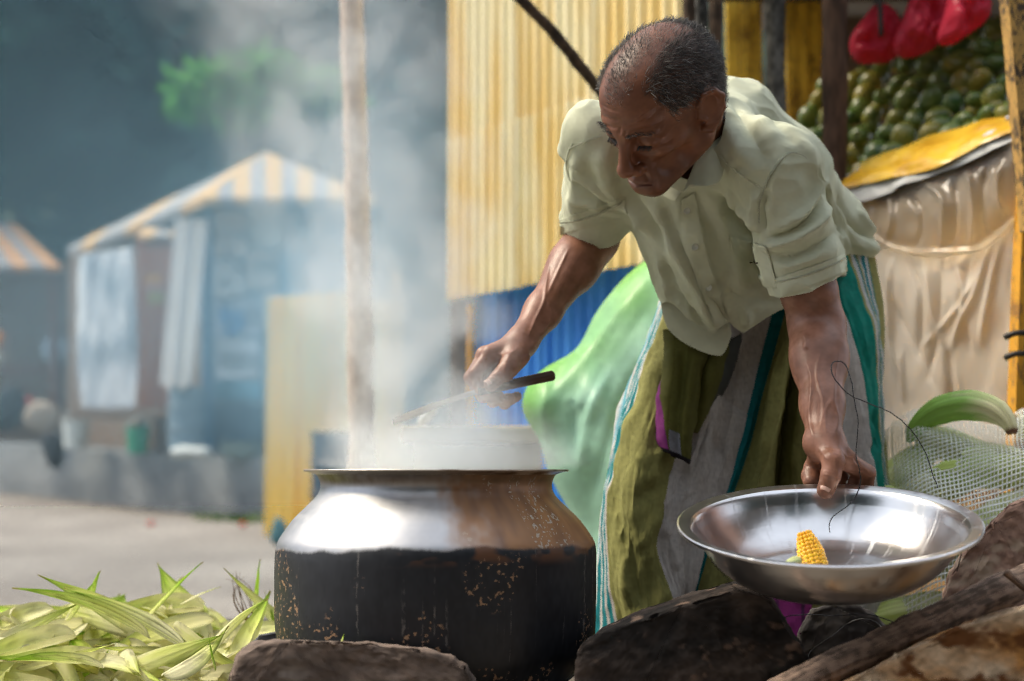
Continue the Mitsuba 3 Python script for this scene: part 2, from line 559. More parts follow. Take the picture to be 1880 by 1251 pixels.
dirn = nrm((B - A)[:2])
back = np.array([dirn[1], -dirn[0]])
back = back if back[1] > 0 else -back
pl = np.array([A[:2], B[:2], B[:2] + back * 5, A[:2] + back * 5])
zt = np.array([P(480, 842, 12.0)[2], P(0, 815, 16.0)[2] + .06, P(0, 815, 16.0)[2] + .06, P(480, 842, 12.0)[2]])
LEDGE = solo('platform_wall', 'long low grey concrete wall holding the platform of the huts', 'wall', prism(pl, -.3, zt), 'concrete')


def zplat(x):
    return np.interp(x, [B[0], A[0]], [zt[1], zt[0]])


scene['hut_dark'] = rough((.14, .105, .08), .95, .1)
scene['dark_cloth'] = rough((.035, .032, .034), .95, .1)
scene['hut_brown'] = rough((.13, .060, .040), .9, .15)
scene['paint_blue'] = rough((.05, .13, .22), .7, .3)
scene['grey_blue'] = rough((.20, .25, .29), .6, .3)
scene['roof_cream'] = rough((.46, .31, .14), .7, .2)
scene['roof_grey'] = rough((.22, .23, .24), .6, .3)


def slab(pts, t, away=None):
    """A flat piece with a thickness: measured corners, pushed back by t."""
    a = np.asarray(pts, float)
    n = nrm(np.cross(a[1] - a[0], a[2] - a[0]))
    if n @ (CAM - a[0]) > 0:
        n = -n
    return trimesh.convex.convex_hull(np.vstack([a, a + n * t]))


hut = thing('market_hut', 'wooden hut with a striped hipped roof and walls pasted with paper', 'hut')
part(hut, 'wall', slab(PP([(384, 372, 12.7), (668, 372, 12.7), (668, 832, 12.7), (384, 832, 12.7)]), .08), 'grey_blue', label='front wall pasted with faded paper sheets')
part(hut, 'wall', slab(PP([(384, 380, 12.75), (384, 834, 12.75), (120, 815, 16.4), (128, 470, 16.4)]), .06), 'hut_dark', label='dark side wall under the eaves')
eL, eR, ap = P(372, 363, 12.0), P(690, 363, 12.0), P(490, 279, 13.2)
bL = P(124, 463, 16.6)
k = 0
rf = num(hut + '__roof')
for i in range(11):
    x0, x1 = 372 + i * 29, 372 + (i + 1) * 29

    def top(x):
        return 363 + (279 - 363) * ((x - 372) / (490 - 372) if x < 490 else (690 - x) / (690 - 490))
    q = [(x0, 363), (x1, 363), (x1, top(x1)), (x0, top(x0))]
    if x0 < 490 < x1:
        q.insert(3, (490, 279))
    pts = []
    for (x, y) in q:
        f = (363 - y) / 84
        pts.append(P(x, y, 12.0 + 1.2 * f))
    pts = np.array(pts)
    m = trimesh.convex.convex_hull(np.vstack([pts, pts + [0, .02, -.06]]))
    put(num(rf + '__sheet'), m, 'roof_cream' if i % 2 == 0 else 'roof_grey')
for i in range(8):
    f0, f1 = i / 8, (i + 1) / 8
    rl = P(128, 452, 16.8)
    pts = np.array([eL + (bL - eL) * f0, eL + (bL - eL) * f1, ap + (rl - ap) * f1, ap + (rl - ap) * f0])
    put(num(rf + '__sheet'), trimesh.convex.convex_hull(np.vstack([pts, pts + [.01, .03, -.07]])), 'roof_grey' if i % 3 else 'roof_cream')
aw = PP([(252, 432, 13.6), (378, 428, 12.5), (378, 378, 12.9), (290, 398, 13.8)])
for i in range(4):
    f0, f1 = i / 4, (i + 1) / 4
    pts = np.array([aw[0] + (aw[1] - aw[0]) * f0, aw[0] + (aw[1] - aw[0]) * f1, aw[3] + (aw[2] - aw[3]) * f1, aw[3] + (aw[2] - aw[3]) * f0])
    put(num(hut + '__awning_sheet'), trimesh.convex.convex_hull(np.vstack([pts, pts + [0, .02, -.04]])), 'roof_cream' if i in (0, 2) else 'roof_grey')
part(hut, 'post', tube(PP([(380, 380, 12.5), (380, 836, 12.5)]), .05, 8), 'paint_blue')
part(hut, 'post', tube(PP([(262, 420, 13.9), (262, 828, 13.9)]), .05, 8), 'hut_brown')
for i, (x0, y0, x1, y1, c) in enumerate([(392, 385, 455, 470, (.52, .50, .47)), (458, 380, 520, 455, (.47, .49, .45)), (524, 388, 590, 462, (.50, .51, .50)), (594, 385, 655, 470, (.46, .48, .52)), (392, 474, 450, 545, (.44, .47, .48)), (454, 460, 512, 530, (.54, .52, .48)),
                                         (516, 466, 560, 560, (.30, .42, .50)), (564, 470, 640, 545, (.58, .54, .55)), (394, 550, 478, 618, (.36, .42, .50)), (482, 534, 560, 610, (.50, .52, .52)), (398, 622, 475, 694, (.42, .48, .53)), (394, 700, 480, 735, (.10, .26, .36))]):
    m = slab(PP([(x0, y0, 12.66), (x1, y0 + 2, 12.66), (x1 - 2, y1, 12.66), (x0 + 1, y1, 12.66)]), .02)
    m2 = m.subdivide().subdivide().subdivide().subdivide()
    put(num(hut + '__poster'), m2, 'vc_matte', color=shade(m2, np.array(c) * .40, np.array(c) * 1.15, 7, i, gain=3.4))
for i, (x0, y0, x1, y1) in enumerate([(404, 566, 424, 596), (428, 572, 446, 604), (410, 602, 440, 614)]):
    put(num(hut + '__poster'), slab(PP([(x0, y0, 12.63), (x1, y0, 12.63), (x1, y1, 12.63), (x0, y1, 12.63)]), .015), 'paint_print')
scene['paint_print'] = rough((.05, .18, .38), .8, .2)
put(num(hut + '__board'), slab(PP([(250, 425, 13.75), (322, 418, 13.1), (318, 745, 13.1), (252, 748, 13.75)]), .03), 'hut_brown', label='reddish brown board beside the hanging plastic sheet')
for i, (x0, y0, x1, y1, c) in enumerate([(266, 506, 296, 520, (.45, .25, .05)), (272, 536, 300, 556, (.25, .25, .08)), (268, 522, 298, 533, (.35, .2, .22))]):
    m = slab(PP([(x0, y0, 13.2), (x1, y0, 13.2), (x1, y1, 13.2), (x0, y1, 13.2)]), .02)
    put(num(hut + '__sticker'), m, 'vc_matte', color=np.tile(c, (len(m.vertices), 1)))
tb = num(hut + '__counter')
put(tb, slab(PP([(130, 752, 13.4), (385, 748, 12.6), (385, 764, 12.6), (130, 768, 13.4)]), .7), 'hut_dark')
put(num(hut + '__skirt'), slab(PP([(390, 742, 12.55), (484, 742, 12.55), (484, 818, 12.55), (390, 818, 12.55)]), .04), 'paint_navy', label='dark blue boards under the papered wall')
scene['paint_navy'] = rough((.030, .055, .085), .8, .2)

# things hanging, leaning and standing at the hut
def pillow(outline, Y, depth, h=.012, back=.5, tilt=0.0, seed=0, wr=.0, wf=18, grooves=None):
    """A soft body from its measured outline: bulges towards the viewer by depth and away by back * depth."""
    from shapely.geometry import Polygon, Point
    from shapely import contains_xy
    o = np.array([P(x, y, Y) for x, y in outline])[:, [0, 2]]
    o = np.vstack([o, o[:1]])
    d = np.r_[0, np.cumsum(np.linalg.norm(np.diff(o, axis=0), axis=1))]
    n = max(int(d[-1] / h), 12)
    cs = CubicSpline(d / d[-1], o, bc_type='periodic') if len(outline) > 5 else None
    s = np.linspace(0, 1, n, endpoint=False)
    bd = cs(s) if cs is not None else np.stack([np.interp(s * d[-1], d, o[:, k]) for k in (0, 1)], 1)
    pg = Polygon(bd).buffer(0)
    pg = pg if pg.geom_type == 'Polygon' else max(pg.geoms, key=lambda q: q.area)
    bd = np.array(pg.exterior.coords)[:-1]
    x0, y0, x1, y1 = pg.bounds
    X, Z = np.meshgrid(np.arange(x0, x1, h), np.arange(y0, y1, h))
    X = X + (np.arange(X.shape[0]) % 2)[:, None] * h / 2
    q = np.c_[X.ravel(), Z.ravel()]
    q = q[contains_xy(pg.buffer(-h * .45), q[:, 0], q[:, 1])]
    pts = np.vstack([bd, q])
    from scipy.spatial import Delaunay
    tri = Delaunay(pts).simplices
    cen = pts[tri].mean(1)
    tri = tri[contains_xy(pg, cen[:, 0], cen[:, 1])]
    a, b, c = pts[tri[:, 0]], pts[tri[:, 1]], pts[tri[:, 2]]
    flip = np.cross(np.c_[b - a, 0 * a[:, :1]], np.c_[c - a, 0 * a[:, :1]])[:, 2] < 0
    tri[flip] = tri[flip][:, ::-1]
    db = cKDTree(bd).query(pts)[0]
    db[:len(bd)] = 0
    dm = max(db.max(), 1e-6)
    prof = np.sqrt(np.clip(1 - (1 - np.clip(db / dm, 0, 1)) ** 2, 0, 1))
    p3 = np.c_[pts[:, 0], np.full(len(pts), Y) + tilt * (pts[:, 1] - pts[:, 1].mean()), pts[:, 1]]
    w = (fbm(np.c_[pts[:, 0] * wf, 0 * pts[:, 0], pts[:, 1] * wf * .5], 3, seed) - .5) * 2 * wr * prof
    if grooves:
        w = w + grooves(pts) * prof
    front, bk = p3.copy(), p3.copy()
    front[:, 1] -= depth * prof + w
    bk[:, 1] += back * depth * prof
    N = len(pts)
    m = trimesh.Trimesh(np.vstack([front, bk]), np.vstack([tri, tri[:, ::-1] + N]), process=False)
    m.merge_vertices()
    if (m.face_normals[:, 1] * m.area_faces)[:len(tri)].sum() > 0:
        m.invert()
    return m


def hang(cols, rows, per, amp, freq, seed, t=.003):
    v, u = columns(cols, rows, per, False)
    m = quads(v.reshape(-1, 3), grid_faces(*v.shape[:2]))
    if (m.face_normals * (CAM - m.triangles_center)).sum() < 0:
        m.invert()
    m = trimesh.Trimesh(m.vertices + m.vertex_normals * ((fbm(m.vertices * np.asarray(freq), 3, seed) - .5) * 2 * amp)[:, None], m.faces, process=False)
    return thicken(m, t) if t else m


m = hang([[(142, 470, 13.4), (140, 600, 13.4), (150, 748, 13.4)], [(195, 462, 13.3), (196, 600, 13.3), (198, 752, 13.3)], [(248, 455, 13.2), (252, 600, 13.2), (244, 748, 13.2)]], 60, [24, 24], .09, (5, 5, .9), 5, .01)
solo('plastic_sheet', 'crumpled whitish plastic sheet hanging at the side of the hut', 'plastic sheet', m, 'vc_satin', True, color=shade(m, (.26, .33, .38), (.60, .64, .66), 3.2, 6))
lp = thing('leaning_board', 'pale board of weathered planks leaning beside the papered wall', 'board')
for i in range(5):
    a, b = i / 5, (i + .94) / 5
    q = [(322 + (384 - 322) * a, 402), (322 + (384 - 322) * b, 402), (293 + (352 - 293) * b, 706 + 8 * (i % 2)), (293 + (352 - 293) * a, 706 + 8 * (i % 2))]
    s = slab(PP([(q[0][0], q[0][1], 12.3), (q[1][0], q[1][1], 12.3), (q[2][0], q[2][1], 12.1), (q[3][0], q[3][1], 12.1)]), .025)
    c = np.array([(.52, .51, .48), (.60, .58, .53), (.36, .37, .37), (.58, .56, .50), (.46, .46, .44)][i])
    s = s.subdivide().subdivide()
    part(lp, 'plank', s, 'vc_matte', color=shade(s, c * .8, c * 1.1, 9, i))


def vessel(px, y0, y1, w, Y, taper=1.0, rim=.012):
    r = w / 2 / FOCAL * Y
    c = P(px, y1, Y)
    h = (y1 - y0) / FOCAL * Y
    pr = [(0, 0), (r * taper * .96, 0), (r * taper, .02 * h), (r, h * .96), (r + rim, h * .97), (r + rim, h), (r - .01, h), (r * taper - .02, .04 * h), (0, .04 * h)]
    m = lathe(pr, 32)
    m.apply_translation(c)
    return m


def on_ledge(px, y0, y1, w, Y):
    return px, y0, y1, w, Y


scene['plastic_green'] = rough((.010, .20, .105), .45, .5)
scene['plastic_white'] = rough((.50, .54, .52), .5, .4)
scene['drum_blue'] = rough((.11, .17, .215), .6, .4)
d = thing('drum', 'tall blue grey drum standing below the leaning planks', 'drum')
part(d, 'barrel', vessel(341, 712, 828, 64, 12.35, 1.0), 'drum_blue', 40)
for yy in (748, 788):
    r = 33.5 / FOCAL * 12.35
    h = lathe([(r, -.012), (r + .012, 0), (r, .012)], 32)
    h.apply_translation(P(341, yy, 12.35))
    part(d, 'hoop', h, 'drum_blue', 40)
b = thing('bucket', 'bright green bucket standing on the platform wall', 'bucket')
part(b, 'pail', vessel(253, 783, 833, 44, 12.9, .8), 'plastic_green', 40)
part(b, 'handle', tube(spline([P(231, 788, 12.9), P(240, 772, 12.9), P(266, 772, 12.9), P(275, 788, 12.9)], 14), .008, 6), 'plastic_white', True)
b = thing('bucket', 'off white bucket left of the hanging plastic sheet', 'bucket')
part(b, 'pail', vessel(139, 772, 824, 50, 14.0, .82), 'plastic_white', 40)
part(b, 'handle', tube(spline([P(114, 776, 14), P(126, 760, 14), P(152, 760, 14), P(164, 776, 14)], 14), .008, 6), 'plastic_white', True)
m = pillow([(312, 832), (330, 818), (360, 820), (386, 824), (388, 838), (350, 841), (316, 840)], 12.15, .12, .03, seed=3, wr=.03, wf=9)
solo('folded_cloth', 'small white bundle of cloth lying on the platform wall', 'cloth', m, 'plastic_white', True)
m = vessel(442, 812, 840, 74, 12.3, .85)
solo('basket', 'low grey green basket on the right end of the platform wall', 'basket', m, 'grey_green', 40)
scene['grey_green'] = rough((.13, .17, .155), .8, .2)
m = pillow([(76, 800), (100, 790), (122, 805), (118, 835), (108, 862), (92, 856), (80, 830)], 14.2, .12, .03, seed=4, wr=.03, wf=9)
solo('hanging_rag', 'dark rag hanging over the edge of the platform wall', 'rag', m, 'dark_cloth', True)
for i, (o, lab, cat_, mat, Y) in enumerate([
        ([(0, 712), (25, 705), (45, 730), (42, 775), (20, 790), (-10, 785), (-20, 745)], 'dark round sack slumped at the left edge of the platform', 'sack', 'dark_cloth', 14.9),
        ([(50, 745), (75, 735), (100, 745), (118, 775), (110, 792), (70, 795), (46, 780)], 'greyish beige bundle beside the dark round sack', 'bundle', 'beige', 14.8),
        ([(46, 735), (53, 727), (61, 733), (60, 742), (50, 743)], 'tiny red bag resting on the beige bundle', 'bag', 'red_rag', 14.6),
        ([(78, 628), (100, 615), (130, 630), (132, 660), (110, 672), (80, 660)], 'bluish cloth hanging in the dark far hut', 'cloth', 'grey_blue', 16.8),
        ([(-20, 615), (0, 608), (12, 618), (6, 640), (-15, 644)], 'orange packet hanging in the dark far hut', 'packet', 'orange_rag', 16.5),
        ([(-20, 650), (10, 646), (26, 655), (22, 668), (-15, 670)], 'cream box on the shelf of the dark far hut', 'box', 'beige', 16.5)]):
    solo(cat_ if cat_ != 'box' else 'small_box', lab, cat_, pillow(o, Y, .14, .035, seed=i, wr=.02, wf=6), mat, True)
scene['beige'] = rough((.27, .235, .19), .9, .15)
scene['red_rag'] = rough((.40, .03, .02), .7, .3)
scene['orange_rag'] = rough((.62, .20, .02), .7, .3)
h2 = thing('far_hut', 'second hut with an orange striped roof at the left edge', 'hut')
part(h2, 'wall', slab(PP([(-160, 480, 18.6), (150, 480, 18.6), (150, 830, 18.6), (-160, 830, 18.6)]), .1), 'hut_dark')
part(h2, 'post', tube(PP([(100, 480, 16.7), (103, 820, 16.7)]), .06, 8), 'hut_brown')
part(h2, 'shelf', slab(PP([(-120, 672, 17.2), (95, 672, 17.2), (95, 684, 17.2), (-120, 684, 17.2)]), .5), 'hut_brown')
rf2 = num(h2 + '__roof')
scene['roof_orange'] = rough((.46, .25, .11), .7, .2)
for i in range(9):
    a0, a1 = i / 9, (i + 1) / 9
    lo0, lo1 = P(-150 + 262 * a0, 488, 16.5), P(-150 + 262 * a1, 488, 16.5)
    hi0, hi1 = P(-150 + 180 * a0, 402 + 10 * a0, 18.4), P(-150 + 180 * a1, 402 + 10 * a1, 18.4)
    pts = np.array([lo0, lo1, hi1, hi0])
    put(num(rf2 + '__sheet'), trimesh.convex.convex_hull(np.vstack([pts, pts + [0, .02, -.06]])), 'roof_orange' if i % 2 == 0 else 'roof_grey')
# litter on the verge
for i, (px, py, c, lab) in enumerate([(277, 966, 'red_rag', 'small red scrap lying on the road near the platform wall'), (446, 944, 'red_rag', 'pink scrap lying at the foot of the platform wall'), (430, 960, 'grass', 'low tuft of weeds at the foot of the platform wall')]):
    Y = EYE * FOCAL / (py - 865) * .93
    if c == 'grass':
        c0 = P(px, py, 11.6)
        z0 = float(terrain(c0[0], 11.6))
        g = np.random.default_rng(4)
        bl = [tube(spline([[c0[0] + dx, 11.6 + dy, z0], [c0[0] + dx * 1.1, 11.6 + dy, z0 + .06], [c0[0] + dx * 1.3, 11.6 + dy - .02, z0 + .08]], 5), [.008, .008, .006, .004, .001], 3, False) for dx, dy in g.normal(0, (.16, .05), (70, 2))]
        put('grass_tuft', cat(bl), 'weed', kind='stuff', label=lab)
        labels['grass_tuft']['category'] = 'grass'
    else:
        c0 = P(px, py, 10.5)
        m = pillow([(px - 7, py), (px - 3, py - 5), (px + 4, py - 5), (px + 7, py - 1), (px + 5, py + 3), (px - 4, py + 3)], 10.5, .02, .008, seed=i, wr=.005)
        m.apply_translation([0, 0, float(terrain(c0[0], 10.5)) + .02 - m.bounds[0][2]])
        solo('litter', lab, 'litter', m, c, True)
scene['weed'] = rough((.10, .17, .03), .8, .2)

# ================================================================== sheets, posts and walls nearer by
scene['tin_yellow'] = rough(VC, .55, .4)


def corrugated(a, b, z0, z1, pitch, amp, rows=14, seed=0, c0=(.55, .33, .07), c1=(.68, .54, .27), slack=0.0):
    """A corrugated sheet standing between the ground points a and b."""
    a, b = np.asarray(a, float), np.asarray(b, float)
    L = np.linalg.norm((b - a)[:2])
    n = int(L / pitch * 10)
    s = np.linspace(0, L, n)
    x = (b - a)[:2] / L
    nr = np.array([x[1], -x[0]])
    if nr @ (CAM[:2] - a[:2]) < 0:
        nr = -nr
    zz = np.linspace(0, 1, rows)
    S, Z = np.meshgrid(s, zz, indexing='ij')
    zl = np.interp(S, [0, L], np.broadcast_to(z0, 2))
    zh = np.interp(S, [0, L], np.broadcast_to(z1, 2))
    off = amp * np.cos(S / pitch * 2 * np.pi) + slack * (fbm(np.stack([S * 2, Z * 2, 0 * S], -1), 2, seed) - .5)
    v = np.stack([a[0] + x[0] * S + nr[0] * off, a[1] + x[1] * S + nr[1] * off, zl + (zh - zl) * Z], -1).reshape(-1, 3)
    m = quads(v, grid_faces(n, rows))
    if (m.face_normals * (CAM - m.triangles_center)).sum() < 0:
        m.invert()
    t = fbm(np.stack([S.ravel() * 13, Z.ravel() * .8, 0 * S.ravel()], -1), 3, seed)
    t2 = fbm(np.stack([S.ravel() * 30, Z.ravel() * 5, 0 * S.ravel()], -1), 3, seed + 5)
    k = np.clip((.7 * t + .3 * t2 - .5) * 3.4 + .70, 0, 1)[:, None]
    c = np.asarray(c0) * (1 - k) + np.asarray(c1) * k
    mm = thicken(m, .0015)
    return mm, np.concatenate([c, c])


YW0, YW1 = P(824, 551, 4.1), P(1262, 476, 3.3)
yw = thing('corrugated_wall', 'tall wall of pale yellow corrugated sheets behind the man', 'wall')
zb = YW0[2]
for r, (z0, z1, dy) in enumerate(((zb, zb + .47, 0), (zb + .44, zb + 1.3, .010))):
    for k in range(3):
        a, b = YW0 + (YW1 - YW0) * (k / 3), YW0 + (YW1 - YW0) * ((k + 1.03) / 3)
        o = np.array([0, dy + .006 * (k % 2), 0])
        m, c = corrugated(a + o, b + o, z0 + .004 * k, z1, .0445, .0075, seed=11 + k + 4 * r, c0=(.77, .57, .21), c1=(.82, .75, .48))
        part(yw, 'sheet', m, 'tin_yellow', True, color=c)
part(yw, 'post', tube([YW0 + [.03, .06, -.95], YW0 + [.03, .06, 1.25]], .03, 8), 'bark')
bw_ = thing('blue_wall', 'bright blue corrugated sheets below the yellow wall', 'wall')
for k in range(3):
    a, b = YW0 + [.08, .07, 0] + (YW1 - YW0) * (k / 3), YW0 + [.08, .07, 0] + (YW1 - YW0) * ((k + 1.03) / 3)
    m, c = corrugated(a + [0, .006 * (k % 2), 0], b + [0, .006 * (k % 2), 0], 0.0, zb + .03, .050, .008, seed=31 + k, c0=(.02, .17, .58), c1=(.06, .30, .78))
    part(bw_, 'sheet', m, 'tin_yellow', True, color=c)
fy = thing('corrugated_fence', 'weathered yellow corrugated fence behind the wooden pole', 'fence')
for k, (x0, x1, yt0, yt1) in enumerate(((486, 562, 546, 542), (558, 642, 541, 538), (652, 737, 552, 556))):
    a, b = P(x0, 965, 9.6 - .02 * (k % 2)), P(x1, 965, 9.6 - .02 * (k % 2))
    m, c = corrugated(a, b, -.05, [P(x0, yt0, 9.6)[2], P(x1, yt1, 9.6)[2]], .09, .012, seed=61 + k, c0=(.85, .42, .02), c1=(.86, .57, .12), slack=.04)
    part(fy, 'sheet', m, 'tin_yellow', True, color=c)
part(fy, 'post', box((.05, .05, 1.75), P(726, 640, 9.5) + [0, 0, -.35]), 'orange_paint')
part(fy, 'post', box((.05, .05, 1.75), P(650, 640, 9.7) + [0, 0, -.35]), 'bark')
scene['orange_paint'] = rough(mikit.proc(lambda p, n, uv: mikit.mix((.24, .12, .04), (.60, .30, .03), mikit.smoothstep(.34, .50, .55 * grit(p.x * 60, p.y * 60, p.z * 14) + .45 * mikit.noise(p.x * 200, p.y * 200, p.z * 60)))), .7, .3)
d = thing('drum', 'dark navy drum standing in front of the yellow fence', 'drum')
part(d, 'barrel', vessel(613, 796, 985, 82, 7.6, 1.0), 'drum_navy', 40)
scene['drum_navy'] = rough((.018, .035, .060), .5, .4)
for yy in (850, 905):
    r = 42 / FOCAL * 7.6
    h = lathe([(r, -.010), (r + .010, 0), (r, .010)], 32)
    h.apply_translation(P(613, yy, 7.6))
    part(d, 'hoop', h, 'drum_navy', 40)
m = pillow([(498, 985), (500, 955), (508, 938), (522, 948), (530, 975), (526, 992)], 8.6, .05, .015, seed=8, wr=.02)
m.apply_translation([0, 0, .005 - m.bounds[0][2]])
solo('plastic_bag', 'blue green plastic bag lying at the foot of the yellow fence', 'plastic bag', m, 'teal_bag', True)
scene['teal_bag'] = rough((.05, .14, .16), .5, .4)

scene['pole_wood'] = rough(mikit.proc(lambda p, n, uv: mikit.mix((.36, .28, .22), (.62, .54, .47), mikit.smoothstep(.25, .75, .5 * grit(p.x * 30, p.y * 30, p.z * 7) + .5 * grit(p.x * 120, p.y * 120, p.z * 40)))), .9, .15)
pth = spline([P(672, 1185, 3.8), P(664, 900, 3.8), P(660, 600, 3.8), P(654, 300, 3.8), P(645, 0, 3.8), P(642, -160, 3.8)], 60)
m = displaced(tube(pth, np.linspace(.0360, .0310, 60) + .0015 * np.sin(np.arange(60) * 1.1), 20), .006, 14, 3, 5)
solo('wooden_pole', 'tall pale wooden pole rising behind the steaming pot', 'pole', m, 'pole_wood', True)
solo('thin_post', 'thin orange brown post beside the blue corrugated wall', 'post', tube(PP([(864, 560, 3.9), (862, 1165, 3.9)]), .011, 8), 'orange_paint', True)
st_ = spline([P(930, -25, 3.1), P(1010, 55, 3.12), P(1085, 146, 3.15), P(1175, 262, 3.3)], 40)
m = displaced(tube(st_, np.linspace(.0125, .0135, 40), 12), .004, 30, 3, 8)
solo('bamboo_stick', 'dark slanting stick ending behind the man\'s head', 'stick', m, 'dark_wood', True)
scene['dark_wood'] = rough(mikit.proc(lambda p, n, uv: mikit.mix((.020, .014, .010), (.085, .055, .036), mikit.smoothstep(.3, .75, .5 * grit(p.x * 40, p.y * 40, p.z * 40) + .5 * grit(p.x * 160, p.y * 160, p.z * 30)))), .85, .2)
solo('thin_rope', 'thin grey rope slanting above the man\'s head', 'rope', tube(spline([P(1112, -20, 3.8), P(1135, 8, 3.8), P(1175, 45, 3.8), P(1230, 110, 3.8)], 20), .003, 6), 'grey_green', True)

# pale bench and bag seen through the steam
be = thing('wooden_bench', 'pale wooden bench standing behind the pot in the steam', 'bench')
scene['pale_wood'] = rough((.46, .40, .31), .8, .2)
q0, q1 = P(738, 782, 3.3), P(1015, 782, 3.3)
part(be, 'seat', box((q1[0] - q0[0], .36, .04), [(q0[0] + q1[0]) / 2, 3.46, q0[2] - .02], bevel=.004), 'pale_wood')
part(be, 'front_board', box((q1[0] - q0[0] - .10, .02, .18), [(q0[0] + q1[0]) / 2, 3.34, q0[2] - .135]), 'pale_wood')
for x in (q0[0] + .05, q1[0] - .05):
    for y in (3.36, 3.58):
        part(be, 'leg', box((.05, .05, q0[2] - .04), [x, y, (q0[2] - .04) / 2]), 'pale_wood')
m = pillow([(722, 832), (735, 812), (752, 796), (765, 800), (758, 818), (742, 838), (728, 842)], 3.2, .03, .008, seed=5, wr=.012)
m.apply_translation([.04, .2, q0[2] + .002 - m.bounds[0][2]])
solo('plastic_bag', 'small white plastic bag on the pale bench behind the steam', 'plastic bag', m, 'plastic_white', True)

# green woven sack
m = pillow([(1208, 470), (1165, 492), (1120, 540), (1085, 592), (1058, 640), (1005, 672), (965, 715), (960, 755), (985, 800), (1005, 862), (1040, 930), (1075, 1010), (1110, 1090), (1230, 1110), (1290, 900), (1290, 600), (1260, 490)], 3.0, .17, .010, .6, seed=6, wr=.040, wf=9,
           grooves=lambda q: .014 * np.sin((q[:, 0] * .8 + q[:, 1] * .30) * 36 + 7 * fbm(np.c_[q * 4, 0 * q[:, :1]], 2, 3)))
m = sculpt(m, [([(1195, 505), (1120, 600), (1040, 700), (985, 770)], .012, .007), ([(1190, 560), (1110, 680), (1040, 800)], .010, -.006), ([(1160, 600), (1090, 740), (1062, 880)], .012, .007), ([(1185, 650), (1120, 800), (1085, 930)], .012, -.006), ([(1010, 690), (1000, 760), (1020, 850)], .010, .006), ([(1120, 560), (1060, 650), (1000, 700)], .009, -.008), ([(1070, 690), (1050, 760), (1060, 840)], .008, -.008)])
mv = np.asarray(m.vertices)
t = np.clip((mv[:, 2] - .55 - (mv[:, 0] - .12) * 1.1 + .25 * (fbm(mv * 5, 3, 4) - .5)) / .16, 0, 1)[:, None]
col = np.array((.31, .54, .40)) * (1 - t) + np.array((.14, .36, .06)) * t
col = col * (1 + .35 * (fbm(mv * np.array([60, 20, 160]), 3, 8) - .5))[:, None]
m.apply_translation([0, 0, .0])
solo('green_sack', 'big pale green woven sack standing behind the man', 'sack', m, 'sack_weave', True, color=col)
scene['sack_weave'] = rough(VC, .42, .4)
# ================================================================== the stall on the right
scene['mango_skin'] = rough(VC, .32, .5)
scene['plank_yellow'] = rough(mikit.proc(lambda p, n, uv: mikit.mix((.16, .085, .014), (.60, .40, .05), mikit.smoothstep(.30, .62, .5 * grit(p.x * 40, p.y * 40, p.z * 10) + .5 * grit(p.x * 170, p.y * 170, p.z * 90)))), .8, .2)
scene['pole_grey'] = rough(mikit.proc(lambda p, n, uv: mikit.mix((.035, .036, .034), (.17, .17, .165), mikit.smoothstep(.40, .75, .5 * grit(p.x * 22, p.y * 22, p.z * 12) + .5 * grit(p.x * 90, p.y * 90, p.z * 60)))), .9, .15)
fence2 = thing('slat_screen', 'yellow screen of rough upright slats behind the man\'s back', 'screen')
for x0, x1 in ((1336, 1360), (1361, 1382), (1383, 1404), (1446, 1466), (1467, 1488), (1489, 1512), (1513, 1536)):
    a, b = P(x0, 300, 4.3), P(x1, 300, 4.3)
    m = box((b[0] - a[0], .022, 2.3), [(a[0] + b[0]) / 2, 4.3 + .004 * (x0 % 5), 1.15], bevel=.004).subdivide().subdivide()
    part(fence2, 'slat', displaced(m, .004, 20, 2, x0), 'plank_yellow', 30)
part(fence2, 'rail', box((.9, .04, .05), [P(1430, 3, 4.25)[0] + .1, 4.22, P(1430, 3, 4.25)[2] + .02]), 'dark_wood')
for i, (x, w, Y, mat, lab) in enumerate(((1266, 22, 3.22, 'dark_wood', 'dark upright pole at the right end of the yellow wall'), (1289, 23, 3.25, 'pole_grey', 'grey brown pole, left of the pair beside the dark pole'),
                                         (1316, 24, 3.2, 'dark_wood', 'brown pole, right of the pair beside the dark pole'), (1425, 40, 3.5, 'pole_grey', 'thick dark grey pole between the yellow slats'))):
    m = displaced(tube(spline([P(x + 4, 1250, Y), P(x, 300, Y), P(x - 2, -140, Y)], 40), w / 2 / FOCAL * Y, 14), .006, 12, 3, i)
    m.apply_translation([0, 0, -m.bounds[0][2]])
    solo('upright_pole', lab, 'pole', m, mat, True)
m = displaced(tube(spline([P(1528, 1215, 3.35), P(1531, 600, 3.35), P(1532, 300, 3.35), P(1533, -140, 3.35)], 60), .0305 + .0012 * np.sin(np.arange(60) * .7), 18), .005, 12, 3, 3)
solo('stall_post', 'thick dark brown post at the left corner of the mango stall', 'post', m, 'brown_wood', True)
scene['brown_wood'] = rough(mikit.proc(lambda p, n, uv: mikit.mix((.026, .014, .009), (.080, .044, .028), mikit.smoothstep(.3, .7, .5 * grit(p.x * 30, p.y * 30, p.z * 6) + .5 * grit(p.x * 120, p.y * 120, p.z * 22)))), .8, .25)
ps = thing('stall_post', 'tan weathered post at the right edge of the picture', 'post')
m = slab(PP([(1846, -60, 2.75), (1900, -60, 2.75), (1935, 420, 2.75), (1888, 420, 2.75)]), .05)
for _ in range(4):
    m = m.subdivide()
part(ps, 'upper_part', displaced(m, .0035, 35, 3, 2), 'worn_yellow', 30)
scene['worn_yellow'] = rough(mikit.proc(lambda p, n, uv: mikit.mix((.060, .042, .028), (.42, .25, .075), mikit.smoothstep(.36, .56, .6 * grit(p.x * 45, p.y * 45, p.z * 16) + .4 * mikit.noise(p.x * 260, p.y * 260, p.z * 90)))), .75, .25)
